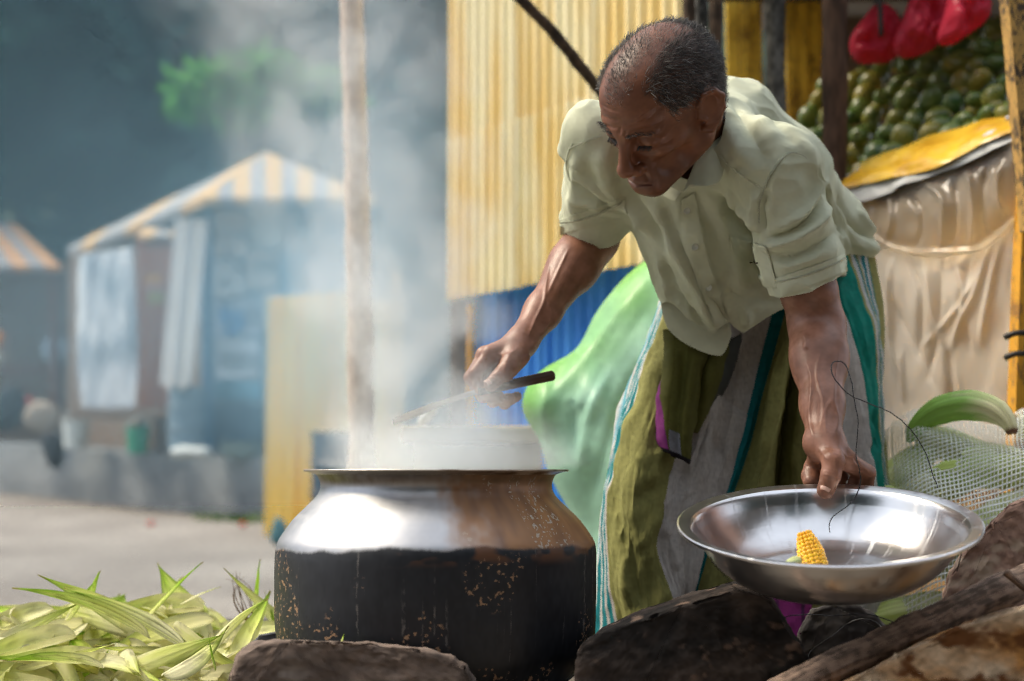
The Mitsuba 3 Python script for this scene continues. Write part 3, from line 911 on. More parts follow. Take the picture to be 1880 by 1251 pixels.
m = slab(PP([(1880, 300, 2.83), (1930, 300, 2.83), (1910, 1300, 2.83), (1846, 1300, 2.83)]), .05)
for _ in range(4):
    m = m.subdivide()
part(ps, 'lower_part', displaced(m, .002, 35, 3, 4), 'orange_paint', 30, label='orange painted lower part')
for yy in (614, 652):
    part(ps, 'strap', tube(spline([P(1846, yy + 6, 2.80), P(1864, yy - 2, 2.785), P(1895, yy + 2, 2.785)], 12), .006, 8), 'hair_dark', True)

stall = thing('mango_stall', 'market stall with a board front hung with clear plastic', 'stall')
scene['plywood'] = rough(mikit.proc(lambda p, n, uv: mikit.mix((.38, .21, .075), (.66, .44, .19), mikit.smoothstep(.25, .75, .6 * grit(p.x * 5, p.y * 5, p.z * 2) + .4 * grit(p.x * 60, p.y * 60, p.z * 9)))), .7, .3)
bl_, br_ = P(1500, 372, 3.42), P(1905, 240, 2.86)
brd = slab(np.array([bl_, br_, [br_[0], br_[1], 0.0], [bl_[0], bl_[1], 0.0]]), .02)
part(stall, 'board', brd, 'plywood')
deck = slab(np.array([bl_ + [0, .03, .01], br_ + [0, .03, .01], br_ + [.3, 1.3, .0], bl_ + [-.1, 1.3, .0]]), .03)
part(stall, 'deck', deck, 'plywood')
part(stall, 'back_wall', slab(PP([(1490, -150, 4.75), (2050, -150, 4.75), (2050, 700, 4.75), (1490, 700, 4.75)]), .03), 'hut_dark')
rfp = np.array([[.72, 3.45, 1.75], [2.6, 3.0, 1.75], [2.6, 5.2, 2.1], [.80, 5.2, 2.1]])
rfq = np.array([[1.35, -.6, 1.62], [2.8, -.6, 1.75], [2.8, 2.7, 1.75], [1.5, 2.7, 1.60]])
part(stall, 'added_awning', trimesh.convex.convex_hull(np.vstack([rfq, rfq + [0, 0, .02]])), 'roof_grey')  # unseen roof piece, added to darken the light coming from the right
for x, y, z in ((1.42, -.5, 1.64), (1.58, 2.6, 1.62), (2.7, -.5, 1.75), (2.7, 2.6, 1.75), (2.5, 3.2, 1.76), (2.5, 5.1, 2.1)):  # posts out of view, for the added roof piece and the stall roof
    part(stall, 'post', tube([[x, y, 0], [x, y, z]], .03, 10), 'dark_wood', True)
part(stall, 'roof', trimesh.convex.convex_hull(np.vstack([rfp, rfp + [0, 0, .02]])), 'roof_grey')
scene['film'] = {'type': 'principledthin', 'base_color': {'type': 'rgb', 'value': [.86, .80, .68]}, 'roughness': .09, 'spec_trans': .68, 'diff_trans': .9, 'eta': 1.45}
scene['film_milky'] = {'type': 'principledthin', 'base_color': {'type': 'rgb', 'value': [.90, .84, .72]}, 'roughness': .11, 'spec_trans': .40, 'diff_trans': .35, 'eta': 1.45}


def bo(px, py, k=0.0):
    """A point on the stall's board under a measured pixel, k metres before it."""
    d = P(px, py, 1.0) - CAM
    n = np.cross(br_ - bl_, [0, 0, 1.0])
    n = nrm(n if n @ (CAM - bl_) > 0 else -n)
    t = ((bl_ + n * k - CAM) @ n) / (d @ n)
    return CAM + d * t


def film(cols, rows, per, amp, freq, seed):
    cc = [[(x, y, bo(x, y, k)[1]) for x, y, k in c] for c in cols]
    return hang(cc, rows, per, amp, freq, seed, 0)


m = film([[(1535, 372, .012), (1530, 440, .03), (1535, 520, .03), (1540, 760, .02), (1540, 900, .02)], [(1615, 445, .015), (1618, 520, .035), (1620, 640, .03), (1622, 760, .02), (1622, 900, .02)], [(1700, 462, .02), (1702, 540, .05), (1700, 640, .03), (1700, 760, .02), (1700, 900, .02)],
          [(1780, 455, .02), (1778, 540, .045), (1775, 640, .03), (1772, 760, .015), (1770, 900, .02)], [(1830, 425, .02), (1826, 540, .03), (1822, 640, .02), (1818, 760, .015), (1815, 900, .02)], [(1868, 395, .02), (1862, 540, .02), (1856, 640, .02), (1850, 760, .012), (1850, 900, .02)]],
         150, [40, 40, 40, 34, 34], .018, (10, 10, 5), 4)
m = sculpt(m, [([(1640, 470), (1632, 560), (1650, 690)], .010, .012), ([(1668, 472), (1690, 560), (1680, 660)], .009, -.010), ([(1702, 474), (1712, 550), (1735, 640)], .009, .013), ([(1725, 480), (1722, 570), (1700, 700)], .008, -.010), ([(1752, 476), (1770, 540), (1745, 640)], .008, .011),
               ([(1785, 465), (1765, 560), (1785, 660)], .010, -.010), ([(1815, 450), (1790, 540), (1760, 600)], .009, .011), ([(1845, 430), (1815, 540), (1800, 640)], .009, .009), ([(1620, 520), (1660, 600), (1720, 720)], .008, -.008), ([(1800, 500), (1740, 590), (1690, 640)], .007, .008), ([(1655, 640), (1660, 740)], .009, .008), ([(1740, 640), (1748, 740)], .010, -.008)])
part(stall, 'plastic_sheet', m, 'film_milky', True, label='milky wrinkled plastic sheet over the lower board')
m = film([[(1535, 345, .03), (1530, 380, .035), (1530, 420, .03)], [(1615, 335, .035), (1612, 390, .05), (1612, 452, .04)], [(1700, 312, .04), (1702, 390, .075), (1700, 472, .05)], [(1780, 285, .04), (1782, 380, .07), (1784, 465, .05)], [(1830, 262, .04), (1832, 360, .055), (1834, 440, .04)], [(1872, 245, .03), (1874, 330, .03), (1874, 402, .03)]],
         110, [36, 40, 40, 34, 32], .014, (12, 12, 9), 9)
m = sculpt(m, [([(1632, 352), (1640, 400), (1625, 440)], .008, .012), ([(1690, 330), (1735, 380), (1728, 460)], .008, .012), ([(1750, 320), (1752, 380), (1748, 455)], .007, -.011), ([(1772, 310), (1790, 390), (1782, 455)], .008, .013), ([(1815, 300), (1800, 380), (1812, 440)], .008, -.010), ([(1600, 430), (1680, 462), (1790, 458), (1860, 405)], .006, .010, False), ([(1660, 350), (1690, 400), (1680, 455)], .008, -.010), ([(1840, 300), (1832, 360), (1850, 400)], .008, .009)])
part(stall, 'plastic_sheet', m, 'film', True, label='clear swag of plastic tacked along the counter edge')

# covers over the counter's edge
def cover(name, label, cat_, cols, rows, per, amp, freq, seed, mat, c0, c1):
    cc = [[(c[0][0], c[0][1], bo(c[0][0], c[0][1])[1] + .40)] + [(x, y, bo(x, y, k)[1]) for x, y, k in c[1:]] for c in cols]
    m = hang(cc, rows, per, amp, freq, seed, .0015)
    solo(name, label, cat_, m, mat, True, color=shade(m, c0, c1, 16, seed))


cover('plastic_cover', 'dark purple cloth edge hanging lowest under the stall covers', 'cover',
      [[(1600, 340, 0), (1604, 352, .02), (1610, 372, .035)], [(1680, 312, 0), (1684, 330, .03), (1690, 358, .045)], [(1752, 285, 0), (1756, 300, .03), (1760, 334, .05)], [(1812, 256, 0), (1816, 272, .03), (1820, 300, .045)], [(1858, 236, 0), (1860, 252, .02), (1862, 268, .03)]],
      40, [20, 20, 20, 16], .010, (14, 14, 14), 3, 'vc_satin', (.02, .015, .02), (.13, .06, .08))
cover('plastic_cover', 'whitish grey tarp edge showing below the yellow plastic', 'cover',
      [[(1530, 342, 0), (1528, 347, .03), (1524, 356, .05)], [(1575, 334, 0), (1582, 345, .05), (1588, 369, .065)], [(1640, 312, 0), (1645, 325, .055), (1650, 347, .07)], [(1704, 292, 0), (1706, 303, .055), (1704, 328, .07)], [(1790, 260, 0), (1792, 268, .05), (1790, 292, .065)], [(1860, 236, 0), (1862, 242, .03), (1860, 258, .045)]],
      50, [20, 24, 24, 24, 20], .016, (13, 13, 13), 5, 'vc_satin', (.30, .30, .28), (.62, .64, .64))
cover('plastic_cover', 'crumpled shiny yellow plastic lying along the counter edge', 'cover',
      [[(1545, 334, 0), (1545, 338, .04), (1540, 346, .055)], [(1600, 312, 0), (1602, 320, .055), (1604, 333, .07)], [(1650, 294, 0), (1655, 304, .06), (1656, 322, .075)], [(1700, 276, 0), (1708, 288, .065), (1712, 310, .085)], [(1760, 258, 0), (1764, 268, .055), (1768, 282, .075)], [(1815, 244, 0), (1818, 249, .05), (1818, 258, .06)], [(1866, 232, 0), (1868, 235, .03), (1866, 240, .045)]],
      60, [18, 22, 22, 24, 20, 16], .0085, (16, 16, 26), 7, 'vc_gloss', (.40, .20, .006), (.62, .40, .03))

# mangoes heaped on the stall
def mango(seed):
    m = trimesh.creation.icosphere(3, 1.0)
    v = np.array(m.vertices)
    v = v * np.array([.033, .030, .043]) * (1 + .10 * v[:, [2]] * 0)
    v[:, 0] += .006 * (v[:, 2] / .043) ** 2
    v[:, 2] -= .006 * np.exp(-((v[:, 0] ** 2 + v[:, 1] ** 2) / .00006)) * (v[:, 2] > 0)
    m = trimesh.Trimesh(v, m.faces, process=False)
    c = shade(m, (.030, .075, .014), (.13, .16, .025), 30, seed)
    c = c * np.array([(1, 1, 1), (1.5, 1.15, 1), (.8, .95, 1.1), (2.0, 1.3, 1.1)][seed])
    c[(v[:, 2] > .034) & (np.hypot(v[:, 0], v[:, 1]) < .006)] = (.03, .02, .012)
    return mikit.ply(m, 'mango_skin', True, color=c)


MG = [mango(s) for s in range(4)]
g = np.random.default_rng(91)
poly = np.array([(1452, 205), (1500, 150), (1560, 138), (1700, 92), (1800, 58), (1905, 25), (1905, 232), (1800, 240), (1700, 262), (1620, 292), (1545, 335), (1500, 345), (1452, 290)])
from shapely.geometry import Polygon as _Pg, Point as _Pt
pgm = _Pg(poly)
row, n_m = 0, 0
y = 350
while y > 10:
    for i in range(15):
        x = 1440 + i * 41 + (20 if row % 2 else 0) + g.uniform(-7, 7)
        yy = y + g.uniform(-6, 6)
        if not pgm.buffer(4).contains(_Pt(x, yy)):
            continue
        low = np.interp(x, [1452, 1545, 1700, 1905], [345, 338, 262, 225])
        top = np.interp(x, [1452, 1560, 1905], [190, 138, 25])
        f = np.clip((low - yy) / (low - top), 0, 1)
        Y = np.interp(x, [1452, 1905], [3.62, 3.12]) + .42 * f + g.uniform(-.02, .02)
        for layer in (0, 1):
            c = P(x + layer * 18, yy - layer * 12, Y + .065 * layer)
            k = thing('mango', 'green mango heaped on the stall under the red bags', 'mango', 'green mangoes heaped on the stall') if layer == 0 else thing('mango', 'green mango heaped on the stall under the red bags', 'mango', 'green mangoes heaped on the stall')
            ax = g.normal(0, 1, 3)
            scene[k] = {**MG[int(g.integers(4))], 'to_world': T().translate(c.tolist()).rotate(nrm(ax).tolist(), float(g.uniform(0, 360))).scale(float(g.uniform(.74, .98)))}
            n_m += 1
    y -= 33
    row += 1
# the heap's own body behind the front fruit
# red bags
scene['red_film'] = {'type': 'principledthin', 'base_color': {'type': 'rgb', 'value': [.60, .05, .09]}, 'roughness': .22, 'spec_trans': .15, 'diff_trans': .9, 'eta': 1.45}
for i, (o, Y, lab) in enumerate((([(1560, 92), (1566, 60), (1588, 30), (1610, 8), (1632, 14), (1652, 45), (1656, 85), (1636, 112), (1600, 118), (1572, 112)], 3.55, 'red plastic bag hanging nearest the dark corner post'),
                            ([(1644, 96), (1648, 55), (1668, 5), (1690, -30), (1718, -28), (1738, 10), (1738, 55), (1716, 88), (1684, 104), (1658, 106)], 3.45, 'red plastic bag hanging in the middle of the three'),
                            ([(1726, 80), (1732, 30), (1752, -25), (1790, -40), (1812, -10), (1818, 25), (1798, 50), (1766, 72), (1742, 84)], 3.35, 'red plastic bag hanging nearest the right edge'))):
    b = thing('red_bag', lab, 'plastic bag', 'red bags hung over the mangoes')
    m = pillow(o, Y, .05, .006, .9, seed=20 + i, wr=.040, wf=44)
    part(b, 'pouch', m, 'red_film', True)
    xm = np.mean([q[0] for q in o])
    part(b, 'cord', tube(spline([P(xm, min(q[1] for q in o) + 4, Y), P(xm + 3, -60, Y), P(xm + 4, -150, Y)], 8), .004, 6), 'hair_dark', True)
solo('hanging_rope', 'dark rope end hanging in front of the red bags', 'rope', tube(spline([P(1612, -40, 3.42), P(1616, 20, 3.42), P(1618, 66, 3.42)], 10), .006, 6), 'hair_dark', True)
# ================================================================== hearth: pot, stones, firewood
POT = np.array([P(802, 865, 2.15)[0], 2.15, 0.0])
ang = lambda p: dr.atan2(p.x - float(POT[0]), -(p.y - float(POT[1])))        # 0 faces the camera, positive to the right


def soot(p):
    """How much burnt coat lies on the pot: all of the belly up to a ragged line, flaked off in places."""
    a = ang(p)
    edge_ = .3525 + .007 * (mikit.noise(a * 9, 1.0, 3.0) - .5) + .0016 * (mikit.noise(a * 60, p.z * 90, 1.0) - .5) + .004 * dr.sin(a * 2 + 1)
    s = mikit.smoothstep(.0032, -.0032, p.z - edge_)
    where = mikit.smoothstep(.555, .63, mikit.fbm(a * 2.6 + 4, p.z * 13, 2.0, 2))
    flake = mikit.smoothstep(.68, .72, mikit.fbm(a * 46, p.z * 230, 5.0, 3)) * where
    drip = mikit.smoothstep(.84, .93, mikit.noise(a * 47 + .02 * mikit.noise(p.z * 60, 2.0), p.z * 4, 8.0)) * mikit.smoothstep(.35, .75, mikit.fbm(a * 90, p.z * 130, 2.0, 2)) * .45
    return s, flake * .9, drip


def scorch(p):
    a = ang(p)
    n = mikit.fbm(a * 7, p.z * 30, 4.0, 3) - .5
    streak = mikit.fbm(a * 26, p.z * 4, 6.0, 2) - .5
    k = mikit.smoothstep(-.06, .40, a + .50 * n + .07 * streak + 1.9 * (p.z - .41))
    return k * mikit.smoothstep(2.6, 1.9, a)


def pot_colour(p, n, uv):
    s, fl, dp = soot(p)
    a = ang(p)
    b = scorch(p)
    steel = mikit.mix((.50, .50, .51), (.38, .39, .41), mikit.fbm(a * 12, p.z * 60, 0.0, 3))
    brown = mikit.mix((.42, .19, .050), (.15, .062, .020), mikit.fbm(a * 9, p.z * 22, 9.0, 3) * mikit.smoothstep(.30, .46, p.z + .12 * b))
    spat = mikit.smoothstep(.72, .78, mikit.noise(a * 75, p.z * 330, 3.0)) * mikit.smoothstep(.55, .68, mikit.noise(a * 8 + 2.2, p.z * 6, 7.0)) * b
    c = mikit.mix(steel, brown, b * .93)
    c = mikit.mix(c, (.45, .40, .33), spat * .8)
    neck = mikit.smoothstep(.436, .448, p.z) * mikit.smoothstep(.462, .456, p.z)
    c = mikit.mix(c, (.10, .065, .035), neck * (.45 + .4 * mikit.fbm(a * 20, p.z * 90, 1.0, 3)))
    coat = mikit.mix((.0050, .0065, .0095), (.014, .016, .021), mikit.fbm(a * 30, p.z * 60, 3.0, 3))
    coat = mikit.mix(coat, (.11, .045, .018), mikit.smoothstep(.024, .004, .352 - p.z) * mikit.smoothstep(.50, .64, mikit.fbm(a * 5 + 1.3, p.z * 40, 7.0, 3)) * mikit.smoothstep(-.5, .2, a))
    coat = mikit.mix(coat, (.34, .20, .11), fl)
    coat = mikit.mix(coat, (.22, .20, .18), dp)
    return mikit.mix(c, coat, s)


def pot_metal(p, n, uv):
    s, fl, dp = soot(p)
    return (1 - s) * (1 - .88 * scorch(p)) * .95


def pot_rough(p, n, uv):
    s, fl, dp = soot(p)
    return .37 * (1 - s) + .40 * s + .10 * mikit.noise(p.x * 70, p.y * 70, p.z * 160)


scene['pot_metal'] = {'type': 'twosided', 'b': {'type': 'principled', 'base_color': mikit.proc(pot_colour), 'metallic': mikit.proc(pot_metal), 'roughness': mikit.proc(pot_rough), 'specular': .5}}
body = [(.0, .128), (.10, .128), (.150, .133), (.177, .143), (.197, .154), (.213, .168), (.2255, .186), (.2335, .204), (.237, .228), (.2385, .26), (.2390, .300), (.2388, .335), (.2378, .347), (.2350, .357), (.2300, .3655), (.2130, .3885), (.1980, .4035), (.1850, .4160), (.1765, .4265), (.1730, .4360), (.1735, .4430), (.1765, .4500), (.1810, .4560)]
pb = np.array(body)
d = np.r_[0, np.cumsum(np.linalg.norm(np.diff(pb, axis=0), axis=1))]
pb = PchipInterpolator(d, pb)(np.linspace(0, d[-1], 110))
bodym = lathe(np.vstack([pb, [[.1785, .4558], [.1735, .4500], [.1705, .4430], [.1700, .436], [.174, .426], [.196, .402], [.211, .387], [.229, .362], [.234, .345], [.235, .24], [.20, .162], [.0, .134]]]), 160)
bv = np.array(bodym.vertices)
r_ = np.hypot(bv[:, 0], bv[:, 1])[:, None]
f = (fbm(bv * np.array([9, 9, 14]), 3, 4) - .5) * 2 * .0016
bv[:, :2] *= 1 + f[:, None] / np.maximum(r_, .05) * (bv[:, [2]] > .14)
bodym = trimesh.Trimesh(bv + POT, bodym.faces, process=False)
pot = thing('cooking_pot', 'large sooty metal cooking pot steaming on the hearth stones', 'cooking pot')
part(pot, 'body', bodym, 'pot_metal', 40)
rim = lathe([(.1795, .4545), (.1850, .4568), (.1920, .4588), (.1965, .4590), (.1985, .4602), (.1988, .4614), (.1978, .4624), (.1955, .4620), (.1900, .4608), (.1830, .4590), (.1785, .4565)], 160)
rim.apply_translation(POT)
part(pot, 'rim', rim, 'pot_rim', 40)
scene['pot_rim'] = rough(mikit.proc(lambda p, n, uv: mikit.mix((.56, .52, .46), (.16, .11, .07), mikit.smoothstep(.46, .70, mikit.fbm(p.x * 26, p.y * 26, p.z * 90, 3)))), .34, .5, metallic=.85)
br = lathe([(0, .412), (.10, .4125), (.1795, .4120), (.181, .411)], 64)
br.apply_translation(POT)
part(pot, 'broth', displaced(br, .001, 60, 2, 2), 'broth', True, label='pale cooking water')
scene['broth'] = rough((.45, .43, .32), .1, .5)


def stone(front, Yf, Yb, seed, h=.008, amp=.010, zb=0.0, top=None, extra=(), facet=.0):
    """A stone from its measured front outline, its depth and extra points behind it."""
    pts = [P(x, y, Yf) for x, y in front]
    pts += [P(x, y, Yb) for x, y in (top or front)]
    pts += [P(*e) for e in extra]
    pts = np.array(pts)
    lo = np.array([[p[0], p[1], zb] for p in pts])
    m = trimesh.convex.convex_hull(np.vstack([pts, lo]))
    v, f = trimesh.remesh.subdivide_to_size(m.vertices, m.faces, h, max_iter=14)
    m = trimesh.Trimesh(v, f, process=True)
    m.merge_vertices()
    m = relax(m, 6, .6)
    m = displaced(m, amp, 9, 3, seed)
    m = displaced(m, amp * .62, 24, 4, seed + 1, True)
    return displaced(m, amp * .40, 80, 3, seed + 2)


def stone_colour(m, c0, c1, c2, seed, f=14, spots=.0):
    v = np.asarray(m.vertices)
    a = np.clip((fbm(v * f, 4, seed) - .5) * 3 + .5, 0, 1)[:, None]
    b = np.clip((fbm(v * 70, 3, seed + 3) - .5) * 2.4 + .5, 0, 1)[:, None]
    d_ = np.clip((fbm(v * 190, 2, seed + 5) - .5) * 2.4 + .5, 0, 1)[:, None]
    c = (np.asarray(c0) * (1 - a) + np.asarray(c1) * a) * (.62 + .45 * b + .35 * d_)
    k = np.clip((fbm(v * f * 2.2, 4, seed + 7) - .62 + spots) * 9, 0, 1)[:, None]
    return c * (1 - k) + np.asarray(c2) * k


FR = [(424, 1300), (428, 1245), (441, 1207), (470, 1188), (530, 1182), (600, 1181), (680, 1184), (765, 1196), (822, 1207), (852, 1226), (874, 1262), (880, 1300)]
m = stone(FR, 1.83, 1.90, 3, .006, .007)
solo('hearth_stone', 'grey brown stone in front of the cooking pot', 'stone', m, 'vc_matte', True, color=stone_colour(m, (.075, .060, .052), (.150, .112, .090), (.22, .18, .15), 4, 11))
BR = [(1062, 1300), (1058, 1235), (1064, 1195), (1100, 1166), (1160, 1146), (1250, 1116), (1345, 1088), (1402, 1096), (1424, 1120), (1456, 1172), (1492, 1226), (1500, 1300)]
m = stone(BR, 1.92, 2.10, 7, .005, .006, top=[(1125, 1150), (1190, 1116), (1270, 1088), (1352, 1064), (1398, 1072), (1412, 1096), (1130, 1300), (1440, 1300)])
mv = np.asarray(m.vertices)
solo('hearth_stone', 'long blackened stone to the right of the cooking pot', 'stone', m, 'vc_matte', True, color=stone_colour(m, (.018, .016, .015), (.070, .054, .045), (.17, .115, .085), 8, 16, .02))
GR = [(1462, 1230), (1470, 1165), (1492, 1124), (1530, 1112), (1568, 1113), (1604, 1134), (1626, 1160), (1600, 1230)]
m = stone(GR, 2.14, 2.30, 13, .006, .006)
solo('hearth_stone', 'dark grey stone half hidden behind the black stone and the log', 'stone', m, 'vc_matte', True, color=stone_colour(m, (.050, .047, .047), (.12, .11, .105), (.08, .07, .06), 14, 15))
RR_ = [(1738, 1180), (1738, 1098), (1748, 1056), (1782, 1004), (1826, 962), (1858, 934), (1890, 918), (1950, 910), (1960, 1180)]
m = stone(RR_, 2.08, 2.32, 17, .006, .007)
solo('brown_stone', 'rusty brown stone leaning against the net sack', 'stone', m, 'vc_matte', True, color=stone_colour(m, (.16, .095, .072), (.30, .19, .145), (.42, .32, .24), 18, 13, .09))
SR_ = [(1530, 1330), (1548, 1254), (1622, 1216), (1700, 1180), (1795, 1142), (1880, 1118), (1960, 1100), (1980, 1330)]
m = stone(SR_, 1.76, 1.86, 23, .005, .006)
solo('sandstone', 'pale orange mottled stone in the lower right corner', 'stone', m, 'vc_matte', True, color=stone_colour(m, (.50, .39, .27), (.40, .19, .055), (.13, .05, .015), 24, 16, .08))
FL_ = [(462, 1184), (478, 1168), (520, 1160), (620, 1162), (640, 1215), (460, 1215)]
m = stone(FL_, 2.16, 2.36, 27, .008, .003)
solo('hearth_stone', 'flat blue grey stone under the left side of the pot', 'stone', m, 'vc_matte', True, color=stone_colour(m, (.060, .062, .068), (.10, .105, .11), (.08, .08, .08), 28))
m = stone([(900, 1262), (930, 1258), (1000, 1256), (1060, 1262), (1090, 1300), (880, 1300)], 2.0, 2.35, 29, .010, .003)
solo('hearth_stone', 'low pale grey stone glimpsed under the right side of the pot', 'stone', m, 'vc_matte', True, color=stone_colour(m, (.16, .15, .14), (.26, .25, .24), (.2, .2, .2), 30))

scene['log_bark'] = rough(mikit.proc(lambda p, n, uv: mikit.mix((.10, .072, .055), (.32, .225, .17), mikit.smoothstep(.30, .68, .5 * mikit.fbm(uv.x * 9, uv.y * 38, 1.0, 3) + .5 * mikit.fbm(p.x * 90, p.y * 90, p.z * 90, 2)))), .85, .2)


def log(path, r0, r1, n, sides, seed, amp=.004):
    pth = spline(path, n)
    rad = np.linspace(r0, r1, n) * (1 + .10 * (fbm(np.c_[np.arange(n) * .11, np.zeros((n, 2))], 3, seed) - .5) * 2)
    m = tube(pth, rad, sides)
    v = np.array(m.vertices)
    s = np.r_[np.repeat(np.arange(n), sides), 0, n - 1] / n
    a = np.r_[np.tile(np.arange(sides), n) / sides, 0, 0]
    gro = fbm(np.c_[np.cos(a * 6.283) * 6, np.sin(a * 6.283) * 6, s * 4], 4, seed) - .5
    big = fbm(v * 22, 3, seed + 1) - .5
    nn = m.vertex_normals
    m2 = trimesh.Trimesh(v + nn * (amp * 2 * gro + amp * 1.2 * big)[:, None], m.faces, process=False)
    return m2, np.c_[s * np.linalg.norm(pth[-1] - pth[0]) * 4, a]


m, uv = log([P(1395, 1290, 1.76), P(1520, 1228, 1.81), P(1668, 1162, 1.87), P(1800, 1101, 1.93), P(1910, 1058, 1.98)], .0165, .0235, 200, 40, 5, .0035)
solo('firewood_log', 'long grey brown firewood branch lying across the stones', 'firewood', m, 'log_bark', True, uv=uv)
m, uv = log([P(1480, 1290, 1.86), P(1640, 1222, 1.92), P(1770, 1176, 1.97), P(1925, 1120, 2.04)], .015, .019, 120, 24, 9, .003)
solo('firewood_log', 'thin dark branch lying under the long firewood branch', 'firewood', m, 'log_bark', True, uv=uv)
m, uv = log([P(1846, 1050, 1.90), P(1872, 1072, 1.90), P(1905, 1098, 1.91)], .006, .004, 30, 10, 4, .001)
solo('twig', 'short twig lying across the thick end of the firewood', 'twig', m, 'log_bark', True, uv=uv)

# ---- ladle in the right hand
LD0, LD1, LD2 = P(1014, 690, 2.315), P(905, 713, 2.275), P(722, 776, 2.33)
la_ = thing('ladle', 'long stirring ladle with a brown handle in the right hand', 'ladle')
part(la_, 'handle', tube(np.vstack([[LD0 + nrm(LD0 - LD1) * .002], spline([LD0, along(LD0, LD1, .5), LD1 + (LD1 - LD0) * .25], 14)]), np.r_[.0070, np.linspace(.0086, .0074, 14)], 20), 'handle_wood', 50)
scene['handle_wood'] = rough((.060, .030, .018), .4, .4)
pb_ = spline([LD1 + (LD1 - LD0) * .2, along(LD1, LD2, .5) + [0, 0, .004], LD2], 30)
w = np.interp(np.linspace(0, 1, 30), [0, .25, .45, .85, 1], [.005, .005, .006, .008, .005])
part(la_, 'blade', tube(pb_, w * .16, 16, squash=1 / .16), 'dull_steel', True)
scene['dull_steel'] = rough((.16, .15, .14), .65, .3)

# ---- basin held in the left hand
bowl = thing('metal_basin', 'wide shiny metal basin tipped forward in the left hand', 'basin')
BC = P(1519, 958, 1.90)
th = math.radians(13.6)
RB = rot((1, 0, 0), th) @ rot((0, 1, 0), math.radians(-2.6))
pr_o = [(0, -.0955), (.09, -.0955), (.112, -.0925), (.135, -.080), (.158, -.056), (.174, -.030), (.1835, -.0085), (.1875, -.0025), (.1955, -.0008), (.2015, -.0018), (.2040, -.0040), (.2052, -.0022), (.2050, .0006), (.2030, .0016), (.1960, .0006), (.1880, -.0012), (.1840, -.0050), (.1755, -.0255), (.1590, -.0530), (.1360, -.0770), (.112, -.0892), (.09, -.0925), (0, -.0930)]
po = np.array(pr_o) * [.968, 1.0]
po[:, 1] *= np.where(po[:, 1] < -.01, .84, 1)
d = np.r_[0, np.cumsum(np.linalg.norm(np.diff(po, axis=0), axis=1))]
po = PchipInterpolator(d, po)(np.unique(np.r_[np.linspace(0, d[-1], 130), d]))
bm_ = lathe(po, 200)
bvv = np.array(bm_.vertices)
bvv[:, 2] += .0010 * (fbm(bvv * 9, 2, 3) - .5) * 2
bm_ = trimesh.Trimesh(bvv @ RB.T + BC, bm_.faces, process=False)
part(bowl, 'dish', bm_, 'basin_steel', 40)


def basin_rough(p, n, uv):
    q = mi.Vector3f(p.x - float(BC[0]), p.y - float(BC[1]), p.z - float(BC[2]))
    r = dr.sqrt(q.x * q.x + q.y * q.y)
    a = dr.atan2(q.y, q.x)
    scr = mikit.smoothstep(.74, .86, mikit.noise(a * 40, r * 30, 2.0)) * mikit.noise(a * 7, r * 60, 5.0)
    return .15 + .14 * mikit.fbm(p.x * 22, p.y * 22, p.z * 22, 3) + .22 * scr


def basin_tone(p, n, uv):
    return mikit.mix((.60, .60, .61), (.80, .80, .80), mikit.fbm(p.x * 30, p.y * 30, p.z * 30, 3))


scene['basin_steel'] = {'type': 'twosided', 'b': {'type': 'principled', 'base_color': mikit.proc(basin_tone), 'metallic': .98, 'roughness': mikit.proc(basin_rough), 'specular': .5}}


def in_basin(x, y, z):
    return np.array([x, y, z]) @ RB.T + BC


# corn: cob with kernels, and ears in their husks
scene['kernel'] = rough(VC, .30, .5, clearcoat=.3)


def kernels(L, r, rows, n, seed, c0, c1):
    g = np.random.default_rng(seed)
    base_ = trimesh.creation.icosphere(1, 1.0)
    ms, cs = [], []
    for i in range(n):
        t = (i + .5) / n
        rr = r * (1 - .55 * max(0, t - .55) ** 1.5 / .45 ** 1.5) * (.92 + .08 * min(1, t * 6))
        for j in range(rows):
            a = (j + .5 * (i % 2) * 0) / rows * 2 * np.pi + g.normal(0, .03)
            s = np.array([L / n * .62, rr * np.pi / rows * 1.08, r * .13]) * g.uniform(.92, 1.08)
            R_ = np.stack([[0, 0, 1], [-np.sin(a), np.cos(a), 0], [np.cos(a), np.sin(a), 0]], 1)
            v = (base_.vertices * s) @ R_.T + [np.cos(a) * rr * .86, np.sin(a) * rr * .86, (t - .5) * L]
            ms.append((v, base_.faces))
            k = g.random()
            cs.append(np.tile(np.asarray(c0) * (1 - k) + np.asarray(c1) * k, (len(v), 1)))
    off, V, F_ = 0, [], []
    for v, f_ in ms:
        V.append(v)
        F_.append(f_ + off)
        off += len(v)
    return trimesh.Trimesh(np.vstack(V), np.vstack(F_), process=False), np.vstack(cs)


def oriented(x, at, roll=0.0):
    """Matrix that turns +z along x."""
    F_ = frame(x, (0.1, 0.2, 1))
    M = np.eye(4)
    M[:3, :3] = np.stack([F_[:, 1], F_[:, 2], F_[:, 0]], 1) @ rotz(roll)
    M[:3, 3] = at
    return M


